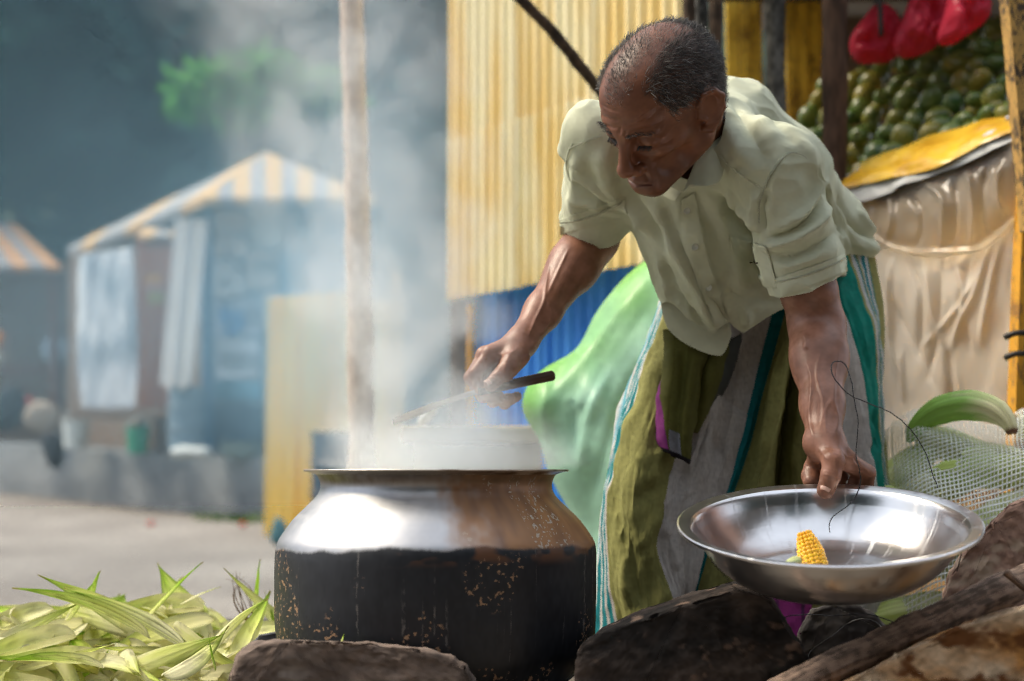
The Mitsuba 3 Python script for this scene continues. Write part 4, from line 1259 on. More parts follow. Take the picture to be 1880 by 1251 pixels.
cc = thing('corn_cob', 'piece of yellow corn cob lying in the metal basin', 'corn cob')
km, kc = kernels(.070, .0185, 15, 13, 5, (.78, .36, .004), (.88, .52, .010))
M = oriented(np.array([-.20, .25, .80]), P(1491, 1024, 1.885) + [0, .0, 0])
km.apply_transform(M)
part(cc, 'kernels', km, 'kernel', True, kind='stuff', color=kc)
core = lathe([(0, -.034), (.010, -.034), (.0130, -.024), (.0120, .018), (.006, .030), (0, .031)], 24)
core.apply_transform(M)
part(cc, 'core', core, 'core_pale', True)
scene['core_pale'] = rough((.50, .40, .16), .6, .3)
m = pillow([(1440, 1034), (1450, 1025), (1462, 1021), (1474, 1028), (1470, 1036), (1454, 1039)], 1.872, .006, .003, seed=3, wr=.004)
solo('husk_scrap', 'pale green scrap of husk beside the cob in the basin', 'husk', m, 'husk_pale', True)
scene['husk_pale'] = rough((.42, .46, .20), .6, .3)

# ---- the wire about the basin
scene['wire_black'] = rough((.012, .012, .013), .35, .5)
WRE = [([(1524, 978, 1.975), (1548, 935, 2.03), (1574, 905, 2.055), (1580, 880, 2.06), (1572, 840, 2.04), (1575, 780, 2.03), (1568, 730, 2.03), (1562, 692, 2.035), (1552, 670, 2.04), (1538, 662, 2.04), (1526, 672, 2.035), (1532, 696, 2.03), (1560, 724, 2.03), (1612, 748, 2.06), (1662, 778, 2.10), (1694, 822, 2.12), (1710, 862, 2.12), (1721, 896, 2.10)], 'thin black wire looping up from the basin past the forearm'),
       ([(1306, 1022, 1.79), (1318, 1044, 1.80), (1338, 1068, 1.80), (1366, 1088, 1.82)], 'short black wire below the left side of the basin'),
       ([(1434, 1136, 1.97), (1482, 1129, 2.0), (1540, 1130, 2.03), (1592, 1128, 2.03), (1628, 1138, 2.02), (1656, 1148, 1.98)], 'black wire lying level between the stones under the basin'),
       ([(1486, 1210, 2.06), (1500, 1186, 2.09), (1530, 1166, 2.10), (1556, 1146, 2.12), (1584, 1136, 2.11), (1606, 1142, 2.10), (1624, 1158, 2.08)], 'kinked black wire lying on the dark grey stone'),
       ([(1764, 992, 1.93), (1764, 1018, 1.93), (1756, 1050, 1.93)], 'bit of black wire hanging from the right rim of the basin')]
for s, lab in WRE:
    pth = spline(PP(s), 12 * len(s))
    pth += (fbm(pth * 60, 2, 5) - .5)[:, None] * .0035 * np.array([1, .4, 1])
    solo('wire', lab, 'wire', tube(pth, .00075, 6), 'wire_black', True)

# ---- husks thrown on the ground
def husk(L, W, bend, curl, seed, green, n=26, k=11, twist=.0):
    """One corn husk leaf along +x, ribbed, cupped and bent."""
    g = np.random.default_rng(seed)
    t = np.linspace(0, 1, n)
    wv = W * (np.sin(np.pi * np.clip(t, 0, 1) ** .62) ** .8 * .9 + .10 * (1 - t)) * (1 - t ** 6)
    u = np.linspace(-1, 1, k)
    cx = L * np.cumsum(np.cos(bend * t)) / n
    cz = L * np.cumsum(np.sin(bend * t)) / n
    A_ = curl * u[None] * (1 - .3 * t[:, None]) + twist * t[:, None]
    rr = wv[:, None] / max(curl, .2)
    yy = rr * np.sin(A_) if curl > .2 else wv[:, None] * u
    zz = rr * (1 - np.cos(A_))
    rip = .035 * W * np.cos(u * np.pi * 4)[None] + .16 * W * (fbm(np.stack(np.broadcast_arrays(t[:, None] * 3, u[None] * 1.2, 0 * t[:, None]), -1) + seed, 3, seed) - .5)
    nx, nz = -np.sin(bend * t), np.cos(bend * t)
    h = zz + rip
    v = np.stack([cx[:, None] + nx[:, None] * h, yy, cz[:, None] + nz[:, None] * h], -1).reshape(-1, 3)
    m = quads(v, grid_faces(n, k))
    pale, mid, grn = np.array((.86, .83, .52)), np.array((.74, .79, .26)), np.array((.34, .55, .05))
    tt = np.clip(t[:, None] * 1.15 + .30 * (fbm(np.stack(np.broadcast_arrays(t[:, None] * 4, u[None] * 2, 0 * t[:, None]), -1), 3, seed + 2) - .5) * 2 + green - .5, 0, 1)
    rib = (.88 + .16 * np.cos(u * np.pi * 9) + .08 * np.cos(u * np.pi * 23))[None] * (1 - .35 * np.clip((fbm(np.stack(np.broadcast_arrays(t[:, None] * 9, u[None] * 3, 0 * t[:, None]), -1), 3, seed + 9) - .62) * 8, 0, 1))
    c = np.where(tt[..., None] < .5, pale + (mid - pale) * (tt[..., None] * 2), mid + (grn - mid) * (tt[..., None] * 2 - 1)) * rib[..., None]
    tan = np.clip((t - .93) / .05, 0, 1)[:, None, None] * .8
    c = c * (1 - tan) + np.array((.30, .20, .09)) * tan
    return m, c.reshape(-1, 3)


HV = []
g = np.random.default_rng(17)
for i in range(16):
    m, c = husk(g.uniform(.19, .31), g.uniform(.024, .044), g.uniform(-.9, .7), g.uniform(.5, 2.3), 100 + i, g.uniform(-.05, .58))
    HV.append(mikit.ply(m, 'vc_leaf', True, color=c))


def heap_top(x, y):
    """Height of the heap of husks."""
    e = ((x + .68) / .46) ** 2 + ((y - 2.52) / .42) ** 2
    return .222 * np.exp(-.8 * e ** 1.6) + .020 * (fbm(np.array([[x * 6, y * 6, 0]]), 2, 3)[0] - .5) - .015


hx, hy = np.meshgrid(np.linspace(-1.35, -.30, 60), np.linspace(1.9, 3.15, 60), indexing='ij')
hz_ = np.array([[max(heap_top(a, b) - .045, -.02) for b in hy[0]] for a in hx[:, 0]])
n_h = 0
while n_h < 290:
    x, y = g.uniform(-1.30, -.26), g.uniform(1.95, 3.0)
    top = heap_top(x, y)
    if top < .02 or P(0, 0, 1)[0] * 0 + (x / y * FOCAL + 940) > (520 if y < 2.45 else 590):
        continue
    z = top - g.uniform(0, 1) ** 1.7 * min(.11, top - .01)
    if EYE - z > (1290 - 865) / FOCAL * y * 1.05:
        continue
    k = thing('corn_husk', 'pale green corn husk leaf in the heap left of the pot', 'corn husk', 'corn husks heaped left of the pot')
    yaw = g.uniform(0, 360)
    scene[k] = {**HV[int(g.integers(16))], 'to_world': T().translate([x, y, z]).rotate([0, 0, 1], yaw).rotate([0, 1, 0], float(g.normal(-4, 16))).rotate([1, 0, 0], float(g.normal(0, 45))).translate([-.10, 0, 0])}
    n_h += 1


def special(lab, base_, tip, W, bend, curl, green, seed, roll=0.0, name='corn_husk'):
    b, t = P(*base_), P(*tip)
    L = np.linalg.norm(t - b)
    m, c = husk(L, W, bend, curl, seed, green, 40, 15)
    v = np.array(m.vertices)
    n = len(v)
    e0, e1 = v[:15].mean(0), v[n - 15:n].mean(0)
    ax = nrm(e1 - e0)
    F0 = frame(ax, (0, 1, 0))
    F1 = frame(t - b, nrm(CAM - b)) @ rot((1, 0, 0), roll)
    s = L / np.linalg.norm(e1 - e0)
    v = (v - e0) @ F0 * s @ F1.T + b
    m = trimesh.Trimesh(v, m.faces, process=False)
    k = thing(name, lab, 'corn husk')
    scene[k] = mikit.ply(m, 'vc_leaf', True, color=c)


special('broad green husk pointing up and left at the heap\'s left end', (275, 1172, 2.30), (22, 1080, 2.36), .024, -.5, .9, .50, 201, .5)
special('yellow green husk standing upright, left of the long slender one', (150, 1135, 2.50), (184, 1048, 2.52), .020, .3, .7, .62, 202, -.3)
special('second upright tip close against the yellow green husk', (120, 1140, 2.44), (176, 1066, 2.46), .012, .3, .7, .66, 212, .6)
special('pale husk sloping down from the heap\'s upper left', (340, 1190, 2.26), (117, 1080, 2.34), .020, -.35, .8, .35, 203, .7)
special('long slender pale green husk pointing up and right', (262, 1140, 2.46), (373, 1032, 2.48), .013, .25, .9, .78, 204, .2)
special('tan dry husk tip in the middle of the heap', (330, 1110, 2.52), (406, 1078, 2.54), .008, .4, 1.0, .1, 205, .0)
special('small green husk standing behind the left side of the pot', (464, 1150, 2.60), (478, 1026, 2.62), .017, .2, .7, .85, 206, .2)
special('thin green husk leaning on the left side of the pot', (516, 1175, 2.55), (486, 1085, 2.55), .008, .3, .8, .95, 207, .4)
special('broad pale husk curving up to the right near the pot', (375, 1196, 2.24), (492, 1100, 2.34), .022, .45, .8, .30, 208, -.4)
special('thin dark green husk tip standing up at the front', (395, 1232, 2.10), (383, 1165, 2.10), .007, .3, 1.2, 1.1, 209, .0)
special('folded pale husk on the front of the heap', (300, 1240, 2.12), (420, 1150, 2.20), .026, -.6, .8, .22, 210, .6)
special('yellow green husk lying along the lower left', (190, 1226, 2.12), (5, 1214, 2.14), .020, -.4, .9, .62, 211, .3)
special('small pale husk sliver stuck behind the front hearth stone', (622, 1188, 1.912), (632, 1163, 1.912), .005, .1, .8, .35, 213, .3)
silk = [tube(spline([P(462 + g.uniform(-8, 8), 1145, 2.56), P(446 + g.uniform(-18, 14), 1080, 2.55), P(432 + g.uniform(-25, 25), 1055 + g.uniform(-10, 12), 2.55)], 8), np.linspace(.0012, .0004, 8), 4, False) for _ in range(9)]
solo('corn_silk', 'brown tuft of corn silk sticking up near the pot', 'corn silk', cat(silk), 'silk_brown', True)
scene['silk_brown'] = rough((.16, .085, .04), .8, .2)
labels['corn_silk']['kind'] = 'stuff'

# ---- net sack of corn
def ear(L, R, seed, green):
    n, k = 40, 40
    t = np.linspace(0, 1, n)
    r = R * np.interp(t, [0, .04, .12, .35, .65, .88, 1], [.30, .38, .62, 1, .98, .58, .10])
    a = np.arange(k) / k * 2 * np.pi
    rib = 1 + .05 * np.cos(a * 7 + seed) + .03 * np.cos(a * 16)
    v = np.stack([r[:, None] * rib * np.cos(a), r[:, None] * rib * np.sin(a), np.repeat(((t - .5) * L)[:, None], k, 1)], -1).reshape(-1, 3)
    m = quads(v, grid_faces(n, k, True)[:, ::-1])
    tt = np.clip(t[:, None] + .35 * (fbm(np.stack(np.broadcast_arrays(t[:, None] * 2, a[None] * 3, 0 * t[:, None]), -1), 3, seed) - .5) * 2 + green - .5, 0, 1)[..., None]
    c = np.array((.82, .78, .48)) * (1 - tt) + np.array((.52, .64, .14)) * tt
    stem = np.clip((.06 - t) / .02, 0, 1)[:, None, None]
    c = c * (1 - stem) + np.array((.34, .20, .09)) * stem
    c = c * (.90 + .12 * np.cos(a * 21))[None, :, None]
    return m, c.reshape(-1, 3)


EV = [mikit.ply(*(lambda q: (q[0], 'vc_satin', True))(ear(.22, .030, s, gq)), color=ear(.22, .030, s, gq)[1]) for s, gq in ((1, .55), (2, .25), (3, .75), (4, .4))]
SC = [
    [(1596, 838, 2.78), (1588, 900, 2.74), (1598, 1000, 2.70), (1618, 1150, 2.66), (1630, 1300, 2.64)],
    [(1640, 778, 2.70), (1642, 820, 2.62), (1648, 890, 2.56), (1652, 1000, 2.50), (1656, 1150, 2.47), (1660, 1330, 2.47)],
    [(1690, 748, 2.68), (1695, 790, 2.58), (1700, 850, 2.51), (1706, 980, 2.43), (1712, 1150, 2.40), (1712, 1330, 2.40)],
    [(1755, 762, 2.70), (1762, 795, 2.58), (1770, 850, 2.48), (1775, 980, 2.40), (1780, 1150, 2.38), (1780, 1330, 2.38)],
    [(1826, 782, 2.72), (1828, 800, 2.58), (1830, 850, 2.46), (1836, 980, 2.38), (1840, 1150, 2.37), (1840, 1330, 2.37)],
    [(1885, 742, 2.74), (1888, 780, 2.58), (1892, 850, 2.46), (1896, 980, 2.38), (1900, 1150, 2.37), (1900, 1330, 2.37)],
    [(1990, 760, 2.78), (1992, 800, 2.66), (1995, 870, 2.56), (2000, 1000, 2.50), (2000, 1150, 2.50), (2000, 1330, 2.5)]]
sv_, su_ = columns(SC, 150, [22, 26, 30, 30, 26, 34], False)
nn_ = nrm(np.array([-.2, -1, .3]))
fold = .035 * (fbm(np.stack([sv_[..., 0] * 7, sv_[..., 2] * 9, 0 * sv_[..., 0]], -1), 3, 6) - .5) + .012 * np.sin((sv_[..., 2] * 1.0 + sv_[..., 0] * .55) * 46 + 4 * fbm(sv_ * 5, 2, 2))
sv_ = sv_ + nn_ * fold[..., None]
NU, NV = 52, 66
from scipy.ndimage import map_coordinates
def samp(i, j):
    i, j = np.broadcast_arrays(np.atleast_1d(i), np.atleast_1d(j))
    return np.stack([map_coordinates(sv_[..., k], [i * (sv_.shape[0] - 1), j * (sv_.shape[1] - 1)], order=1) for k in range(3)], -1)


strands = []
g = np.random.default_rng(5)
tl = np.linspace(0, 1, 150)
wi = .0011
for i in range(NU):
    jj = np.clip((i + .5) / NU + .0035 * (fbm(np.c_[tl * 5, 0 * tl + i * .09, 0 * tl], 2, 3) - .5), 0, 1)
    a, b = samp(tl, np.clip(jj - .0029, 0, 1)), samp(tl, np.clip(jj + .0029, 0, 1))
    strands.append(quads(np.concatenate([a, b]), np.stack([np.arange(149), np.arange(149) + 1, np.arange(149) + 151, np.arange(149) + 150], 1)))
for i in range(NV):
    ii = np.clip((i + .5) / NV + .006 * (fbm(np.c_[tl * 5, 0 * tl + i * .09, 0 * tl], 2, 8) - .5), 0, 1)
    a, b = samp(np.clip(ii - .0022, 0, 1), tl), samp(np.clip(ii + .0022, 0, 1), tl)
    strands.append(quads(np.concatenate([a, b]) + nn_ * .0008, np.stack([np.arange(149), np.arange(149) + 1, np.arange(149) + 151, np.arange(149) + 150], 1)))
nt = cat(strands)
ns = thing('net_sack', 'white net sack full of corn ears at the right edge', 'net sack')
part(ns, 'netting', nt, 'net_white', kind='stuff')
scene['net_white'] = rough((.78, .80, .73), .5, .3)
n_e, tries = 0, 0
placed = []
while n_e < 34 and tries < 900:
    tries += 1
    i, j = g.uniform(.22, .92), g.uniform(.05, .97)
    c = samp(i, j).reshape(3) + np.array([.005, .040, -.02]) + g.uniform(0, .04) * np.array([0, 1, -.3])
    if any(np.linalg.norm((c - q) * [.6, 1, 1]) < .052 for q in placed):
        continue
    placed.append(c)
    d = nrm(np.array([g.choice([-1, 1]) * 1.0, g.normal(0, .35), g.normal(0, .40)]))
    k = thing('corn_ear', 'husked corn ear packed inside the white net sack', 'corn ear', 'corn ears inside the net sack')
    scene[k] = {**EV[int(g.integers(4))], 'to_world': T(oriented(d, c, g.uniform(0, 6)))}
    n_e += 1
pth = spline([P(1668, 812, 2.60), P(1706, 764, 2.575), P(1748, 747, 2.555), P(1795, 745, 2.53), P(1832, 758, 2.505), P(1852, 780, 2.49), P(1858, 796, 2.485)], 60)
tt = np.linspace(0, 1, 60)
rad = np.interp(tt, [0, .12, .35, .62, .80, .93, .985, 1], [.004, .014, .0245, .0270, .0215, .0125, .0095, .0070])
te = tube(pth, rad, 40)
a = np.r_[np.tile(np.arange(40) / 40 * 2 * np.pi, 60), 0, 0]
s = np.r_[np.repeat(tt, 40), 0, 1]
v = np.array(te.vertices) + te.vertex_normals * (.0013 * np.cos(a * 7 + 2) + .0007 * np.cos(a * 15))[:, None]
te = trimesh.Trimesh(v, te.faces, process=False)
nz = fbm(np.c_[s * 4, np.cos(a) * 2, np.sin(a) * 2], 3, 5) - .5
k = np.clip((s + .5 * nz - .50) / .32, 0, 1)[:, None]
col = np.array((.34, .60, .11)) * (1 - k) + np.array((.82, .78, .44)) * k
k = np.clip((s - .962) / .012, 0, 1)[:, None]
col = (col * (1 - k) + np.array((.20, .10, .05)) * k) * (.93 + .09 * np.cos(a * 19))[:, None]
solo('corn_ear', 'bright green corn ear lying on top of the net sack', 'corn ear', te, 'vc_satin', True, color=col)
# ================================================================== the man
person = thing('person', 'man in a pale green shirt and striped wrap bending over the steaming pot', 'person')

SR, SL = P(1098, 252, 2.26), P(1426, 312, 2.17)        # shoulders (his right is on the left of the picture)
ER, WR = P(1092, 432, 2.45), P(957, 630, 2.30)         # elbow and wrist
EL, WL = P(1500, 592, 2.23), P(1514, 815, 2.085)
NECK = P(1274, 240, 2.27)

# ---- head: x his left, y forward, z up
HX, HF, HU = np.array([.6917, -.6459, -.3231]), np.array([-.6465, -.3544, -.6756]), np.array([-.3218, -.6762, .6627])
HC, HS = P(1217, 189, 2.10), 1.025
Hm = np.stack([HX, HF, HU])                            # local -> world: v @ Hm * HS + HC


def h2w(v):
    return np.asarray(v) @ Hm * HS + HC


def w2h(p):
    return (np.asarray(p) - HC) @ Hm.T / HS


neck_l = w2h(NECK)
neck_l2 = w2h(P(1300, 300, 2.34))
EAR = [(.073, .006, -.004), (.077, .007, .014), (.083, -.002, .026), (.090, -.017, .027), (.094, -.026, .012), (.090, -.025, -.008), (.083, -.015, -.024), (.077, -.004, -.033), (.073, .003, -.030)]
EARR = [.0035, .0035, .0038, .0042, .0042, .004, .0042, .0062, .005]


def head_sdf(p):
    q = p.copy()
    q[:, 0] = np.abs(q[:, 0])
    d = ell(q, (0, -.014, .027), (.074, .095, .083))
    d = smin(d, ell(q, (0, .030, .030), (.063, .063, .060)), .03)
    d = smin(d, ell(q, (0, .034, -.034), (.057, .050, .066)), .03)
    d = smin(d, ell(q, (.043, .052, -.027), (.021, .022, .014)), .022)
    d = smin(d, rc(q, (.050, -.004, -.056), (.014, .070, -.092), .018, .0165), .03)
    d = smin(d, ell(q, (0, .077, -.094), (.019, .015, .014)), .02)
    d = smin(d, ell(q, (0, .070, -.072), (.030, .024, .028)), .02)
    d = smin(d, rc(q, (.009, .085, .012), (.044, .068, .012), .0125, .010), .014)
    d = smax(d, -ell(q, (.031, .095, -.007), (.019, .017, .0125)), .014)
    d = smax(d, -ell(q, (.052, .052, -.062), (.015, .020, .022)), .03)
    d = smin(d, ell(q, (.0315, .0745, -.0055), (.0175, .0125, .0125)), .004)          # lids over the eye
    d = smax(d, -rc(q, (.020, .0895, -.0125), (.042, .0825, -.0125), .0020, .0016), .003)
    d = smin(d, rc(q, (.021, .0880, -.0160), (.040, .0820, -.0165), .0028, .0024), .004)
    d = smin(d, rc(q, (0, .089, .006), (0, .1090, -.040), .0080, .0095), .014)
    d = smin(d, ell(q, (0, .1080, -.045), (.0130, .0125, .0110)), .008)
    d = smin(d, ell(q, (.0145, .0965, -.0495), (.0085, .0125, .0085)), .005)
    d = smax(d, -ell(q, (.0070, .1025, -.0580), (.0038, .0055, .0045)), .003)
    d = smin(d, rc(q, (0, .0945, -.0725), (.019, .0865, -.0755), .0062, .0035), .006)
    d = smin(d, rc(q, (0, .0930, -.0835), (.017, .0860, -.0815), .0068, .0040), .006)
    d = smax(d, -rc(q, (0, .1010, -.0778), (.023, .0895, -.0788), .0016, .0012), .003)
    for a, b, ra, rb in zip(EAR[:-1], EAR[1:], EARR[:-1], EARR[1:]):
        d = smin(d, rc(q, a, b, ra, rb), .004)
    d = smin(d, ell(q, (.081, -.012, -.004), (.0045, .018, .027), rot((0, 0, 1), .38)), .006)
    d = smin(d, rc(q, (.074, .006, -.008), (.078, .003, -.012), .004, .0035), .004)
    d = smin(d, rc(p, (0, -.032, -.030), neck_l, .056, .052), .035)
    d = smin(d, rc(p, neck_l, neck_l2, .052, .056), .03)
    return d


hm = isosurface(head_sdf, (-.13, -.20, -.24), (.17, .135, .125), .00145)
hv = np.array(hm.vertices)
head = trimesh.Trimesh(h2w(hv), hm.faces[:, ::-1], process=False)
WR_ = .0042
head = sculpt(head, [(q[0], q[1], q[2] * 1.15) for q in [
    ([(1096, 205), (1112, 216), (1140, 222)], .0030, -.0011), ([(1094, 222), (1115, 232), (1135, 236)], .0028, -.0012), ([(1152, 232), (1180, 224), (1205, 205), (1222, 190)], .0032, -.0012),
    ([(1150, 242), (1185, 236), (1215, 222)], .0030, -.0013), ([(1160, 219), (1188, 206), (1212, 186)], .0030, .0010), ([(1165, 226), (1190, 215), (1214, 197)], .0030, .0009),
    ([(1139, 232), (1137, 248)], .0028, -.0018), ([(1150, 240), (1146, 252)], .0026, -.0015),
    ([(1168, 304), (1182, 318), (1192, 336)], .0045, -.0024), ([(1208, 266), (1224, 262), (1236, 252)], .0026, -.0012), ([(1206, 272), (1222, 274), (1236, 270)], .0026, -.0011),
    ([(1170, 276), (1186, 282), (1204, 278)], .0030, -.0013), ([(1218, 205), (1226, 180), (1222, 150)], .0035, .0010), ([(1205, 300), (1225, 312), (1236, 300)], .006, -.0016), ([(1100, 190), (1118, 200), (1138, 206)], .0030, -.0009), ([(1158, 246), (1176, 250), (1200, 246)], .0030, -.0010), ([(1230, 240), (1245, 225), (1250, 205)], .003, -.0009), ([(1222, 285), (1240, 275), (1252, 258)], .005, -.0012)]])
hv2 = w2h(head.vertices)
# where hair grows: the sides and the back, thinning over the crown, bare temples, a tuft over the brow
def hair_density(v):
    x, y, z = v[:, 0], v[:, 1], v[:, 2]
    ax = np.abs(x)
    wob = (fbm(v * 60, 3, 5) - .5) * .022
    side = np.clip((.052 - y + .5 * (z - .03) * (z > .03) + wob) / .012, 0, 1) * np.clip((z + .006 + wob - .35 * np.clip(-y - .01, 0, .05)) / .012, 0, 1) * np.clip((ax - .026 - .10 * np.clip(y, 0, .1)) / .018, 0, 1)
    back = np.clip((-.045 - y) / .03, 0, 1) * np.clip((z + .075 + wob) / .015, 0, 1)
    behind = np.clip((-.026 - y) / .012, 0, 1) * np.clip((z + .045) / .02, 0, 1) * np.clip((ax - .03) / .02, 0, 1)
    top = .15 * np.clip((z - .045 + wob) / .02, 0, 1) * np.clip((.078 - y + wob - .0 * ax) / .012, 0, 1)
    tuft = .42 * np.exp(-(((x + .004) / .021) ** 2)) * np.clip((z - .050 + wob) / .012, 0, 1) * np.clip((.095 - y) / .01, 0, 1) * np.clip((y + .02) / .03, 0, 1)
    recede = 1 - np.clip((y - .022 + wob) / .012, 0, 1) * np.clip((ax - .020) / .010, 0, 1) * np.clip((.062 - ax) / .006, 0, 1)
    d = np.maximum.reduce([side, back, behind, (top + tuft) * recede])
    near_ear = ((ax > .0665) & (y > -.032) & (z < .030)) | ((y > -.012) & (z < .012) & (ax > .03))
    return np.where(near_ear, 0, np.clip(d, 0, 1))


dens = hair_density(hv2)
skin = shade(head, (.122, .042, .019), (.195, .072, .034), 38, 3)
skin *= (1 + .18 * (fbm(hv2 * 420, 2, 9) - .5))[:, None]
lips = np.exp(-((hv2[:, 2] + .078) / .008) ** 2) * (np.abs(hv2[:, 0]) < .026) * (hv2[:, 1] > .085)
skin = skin * (1 - .45 * lips[:, None]) + np.array([.10, .035, .030]) * .45 * lips[:, None]
stub = .35 * np.clip((-.055 - hv2[:, 2]) / .02, 0, 1) * (hv2[:, 1] > .02) * fbm(hv2 * 900, 1, 2)
root = np.clip(dens * .50 + stub, 0, .70)[:, None]
skin = skin * (1 - root) + np.array([.022, .019, .018]) * root
parts_body = [(head, skin)]

# ---- arms and hands
def chain(p, pts, rad, k=.006):
    d = None
    for a, b, ra, rb in zip(pts[:-1], pts[1:], rad[:-1], rad[1:]):
        e = rc(p, a, b, ra, rb)
        d = e if d is None else smin(d, e, k)
    return d


def along(a, b, t):
    return a + (b - a) * t


fxR = nrm(WR - ER)
fxL = nrm(WL - EL)
sideR = nrm(np.cross(fxR, nrm(CAM - WR)))
sideL = nrm(np.cross(fxL, nrm(CAM - WL)))
# right hand: wrapped over the ladle's handle, knuckles away to the left, thumb towards us
RH = dict(
    index=PP([(900, 650, 2.275), (872, 686, 2.262), (884, 716, 2.272), (908, 724, 2.292)]),
    middle=PP([(890, 652, 2.305), (864, 694, 2.300), (886, 728, 2.286), (916, 732, 2.282)]),
    ring=PP([(896, 660, 2.332), (880, 706, 2.330), (905, 737, 2.312), (936, 732, 2.292)]),
    little=PP([(910, 668, 2.352), (905, 712, 2.350), (926, 742, 2.332), (949, 728, 2.310)]),
    thumb=PP([(955, 640, 2.285), (936, 668, 2.252), (918, 690, 2.240), (901, 707, 2.236)]))
RR = dict(index=(.0125, .0105, .0095, .0085), middle=(.0125, .0108, .0098, .0088), ring=(.0118, .0102, .0095, .0088), little=(.0108, .0092, .0086, .0080), thumb=(.0175, .0145, .0122, .0112))


def right_arm(p):
    d = chain(p, [along(SR, ER, .35), ER, along(ER, WR, .30), along(ER, WR, .72), WR], [.047, .040, .0405, .0285, .0245], .02)
    d = smin(d, rc(p, along(ER, WR, .08) + sideR * .012, along(ER, WR, .42) + sideR * .006, .030, .026), .02)
    d = smin(d, rc(p, along(ER, WR, .06) - sideR * .012, along(ER, WR, .36) - sideR * .008, .030, .026), .02)
    d = smin(d, ell(p, along(ER, WR, .97), (.022, .027, .022)), .012)
    palm = None
    for f, r in (('index', .0135), ('middle', .0135), ('ring', .0135), ('little', .0125)):
        e = rc(p, WR + (RH[f][0] - WR) * .12 + (RH[f][0] - RH['middle'][0]) * .25, RH[f][0], .0185, r)
        palm = e if palm is None else smin(palm, e, .010)
    palm = smin(palm, rc(p, P(950, 655, 2.275), P(925, 690, 2.285), .019, .014), .014)
    d = smin(d, palm, .014)
    d = smin(d, rc(p, WR, RH['thumb'][1], .017, .0150), .012)
    fing = None
    for f in ('index', 'middle', 'ring', 'little'):
        e = chain(p, RH[f], RR[f], .004)
        d = np.minimum(smin(d, e, .0035), d)
        e2 = rc(p, RH[f][0], RH[f][0], RR[f][0] + .001, RR[f][0] + .001)
        d = smin(d, e2, .006)
    d = smin(d, chain(p, RH['thumb'][1:], RR['thumb'][1:], .004), .004)
    return d


def bounds(*a, pad=.06):
    q = np.vstack([np.atleast_2d(x) for x in a])
    return q.min(0) - pad, q.max(0) + pad


ra = isosurface(right_arm, *bounds(along(SR, ER, .35), ER, WR, *RH.values()), .0019)
VEIN = .0022
ra = sculpt(ra, [(q[0], q[1], q[2] * .95, *q[3:]) for q in [([(1010, 480), (1003, 520), (1000, 548), (982, 590), (968, 622)], .0026, .0022), ([(1045, 455), (1022, 505), (1003, 546)], .0028, .0018), ([(1000, 548), (1012, 575), (990, 612)], .0022, .0014),
                 ([(968, 600), (985, 610), (1000, 628)], .0022, -.0008), ([(958, 612), (975, 624), (988, 640)], .0020, -.0007),
                 ([(948, 640), (930, 652), (908, 650)], .0034, .0016), ([(940, 645), (932, 662), (925, 690)], .0040, .0014), ([(966, 640), (972, 660), (962, 690)], .004, .0012),
                 ([(905, 690), (917, 696)], .0016, -.0010, False), ([(902, 695), (914, 701)], .0014, -.0008, False), ([(924, 650), (914, 668), (908, 684)], .003, -.0016), ([(1075, 470), (1050, 520), (1020, 570)], .008, -.0018)]])
# left hand: holds the basin by its far rim, thumb inside it, fingers behind
LH = dict(
    index=PP([(1556, 846, 2.075), (1592, 868, 2.100), (1590, 898, 2.118), (1568, 912, 2.120)]),
    middle=PP([(1548, 842, 2.100), (1577, 868, 2.128), (1566, 900, 2.138), (1545, 912, 2.130)]),
    ring=PP([(1528, 842, 2.118), (1543, 872, 2.145), (1535, 900, 2.146), (1522, 912, 2.136)]),
    little=PP([(1502, 838, 2.115), (1494, 858, 2.128), (1489, 874, 2.122), (1490, 884, 2.112)]),
    thumb=PP([(1516, 822, 2.070), (1530, 846, 2.045), (1525, 874, 2.040), (1516, 900, 2.048)]))
LR = dict(index=(.0135, .0120, .0105, .0095), middle=(.0135, .0115, .0105, .0095), ring=(.0128, .0112, .0102, .0092), little=(.0135, .0140, .0140, .0130), thumb=(.0180, .0158, .0140, .0128))


def left_arm(p):
    d = chain(p, [along(SL, EL, .4), along(SL, EL, .8), EL, along(EL, WL, .30), along(EL, WL, .70), WL], [.046, .041, .0375, .0395, .0300, .0255], .02)
    d = smin(d, rc(p, along(EL, WL, .02) + sideL * .014, along(EL, WL, .42) + sideL * .010, .027, .026), .02)
    d = smin(d, rc(p, along(EL, WL, .04) - sideL * .012, along(EL, WL, .40) - sideL * .010, .027, .026), .02)
    d = smin(d, ell(p, along(EL, WL, .98), (.028, .020, .020)), .012)
    palm = None
    for f, r in (('index', .0145), ('middle', .0145), ('ring', .014), ('little', .0135)):
        e = rc(p, WL + (LH[f][0] - WL) * .1 + (LH[f][0] - LH['middle'][0]) * .2, LH[f][0], .0195, r)
        palm = e if palm is None else smin(palm, e, .010)
    d = smin(d, palm, .014)
    d = smin(d, rc(p, WL, LH['thumb'][1], .018, .0160), .012)
    for f in ('index', 'middle', 'ring', 'little'):
        d = np.minimum(smin(d, chain(p, LH[f], LR[f], .004), .003), d)
        d = smin(d, rc(p, LH[f][0], LH[f][0], LR[f][0] + .001, LR[f][0] + .001), .006)
    d = smin(d, chain(p, LH['thumb'][1:], LR['thumb'][1:], .004), .004)
    return d


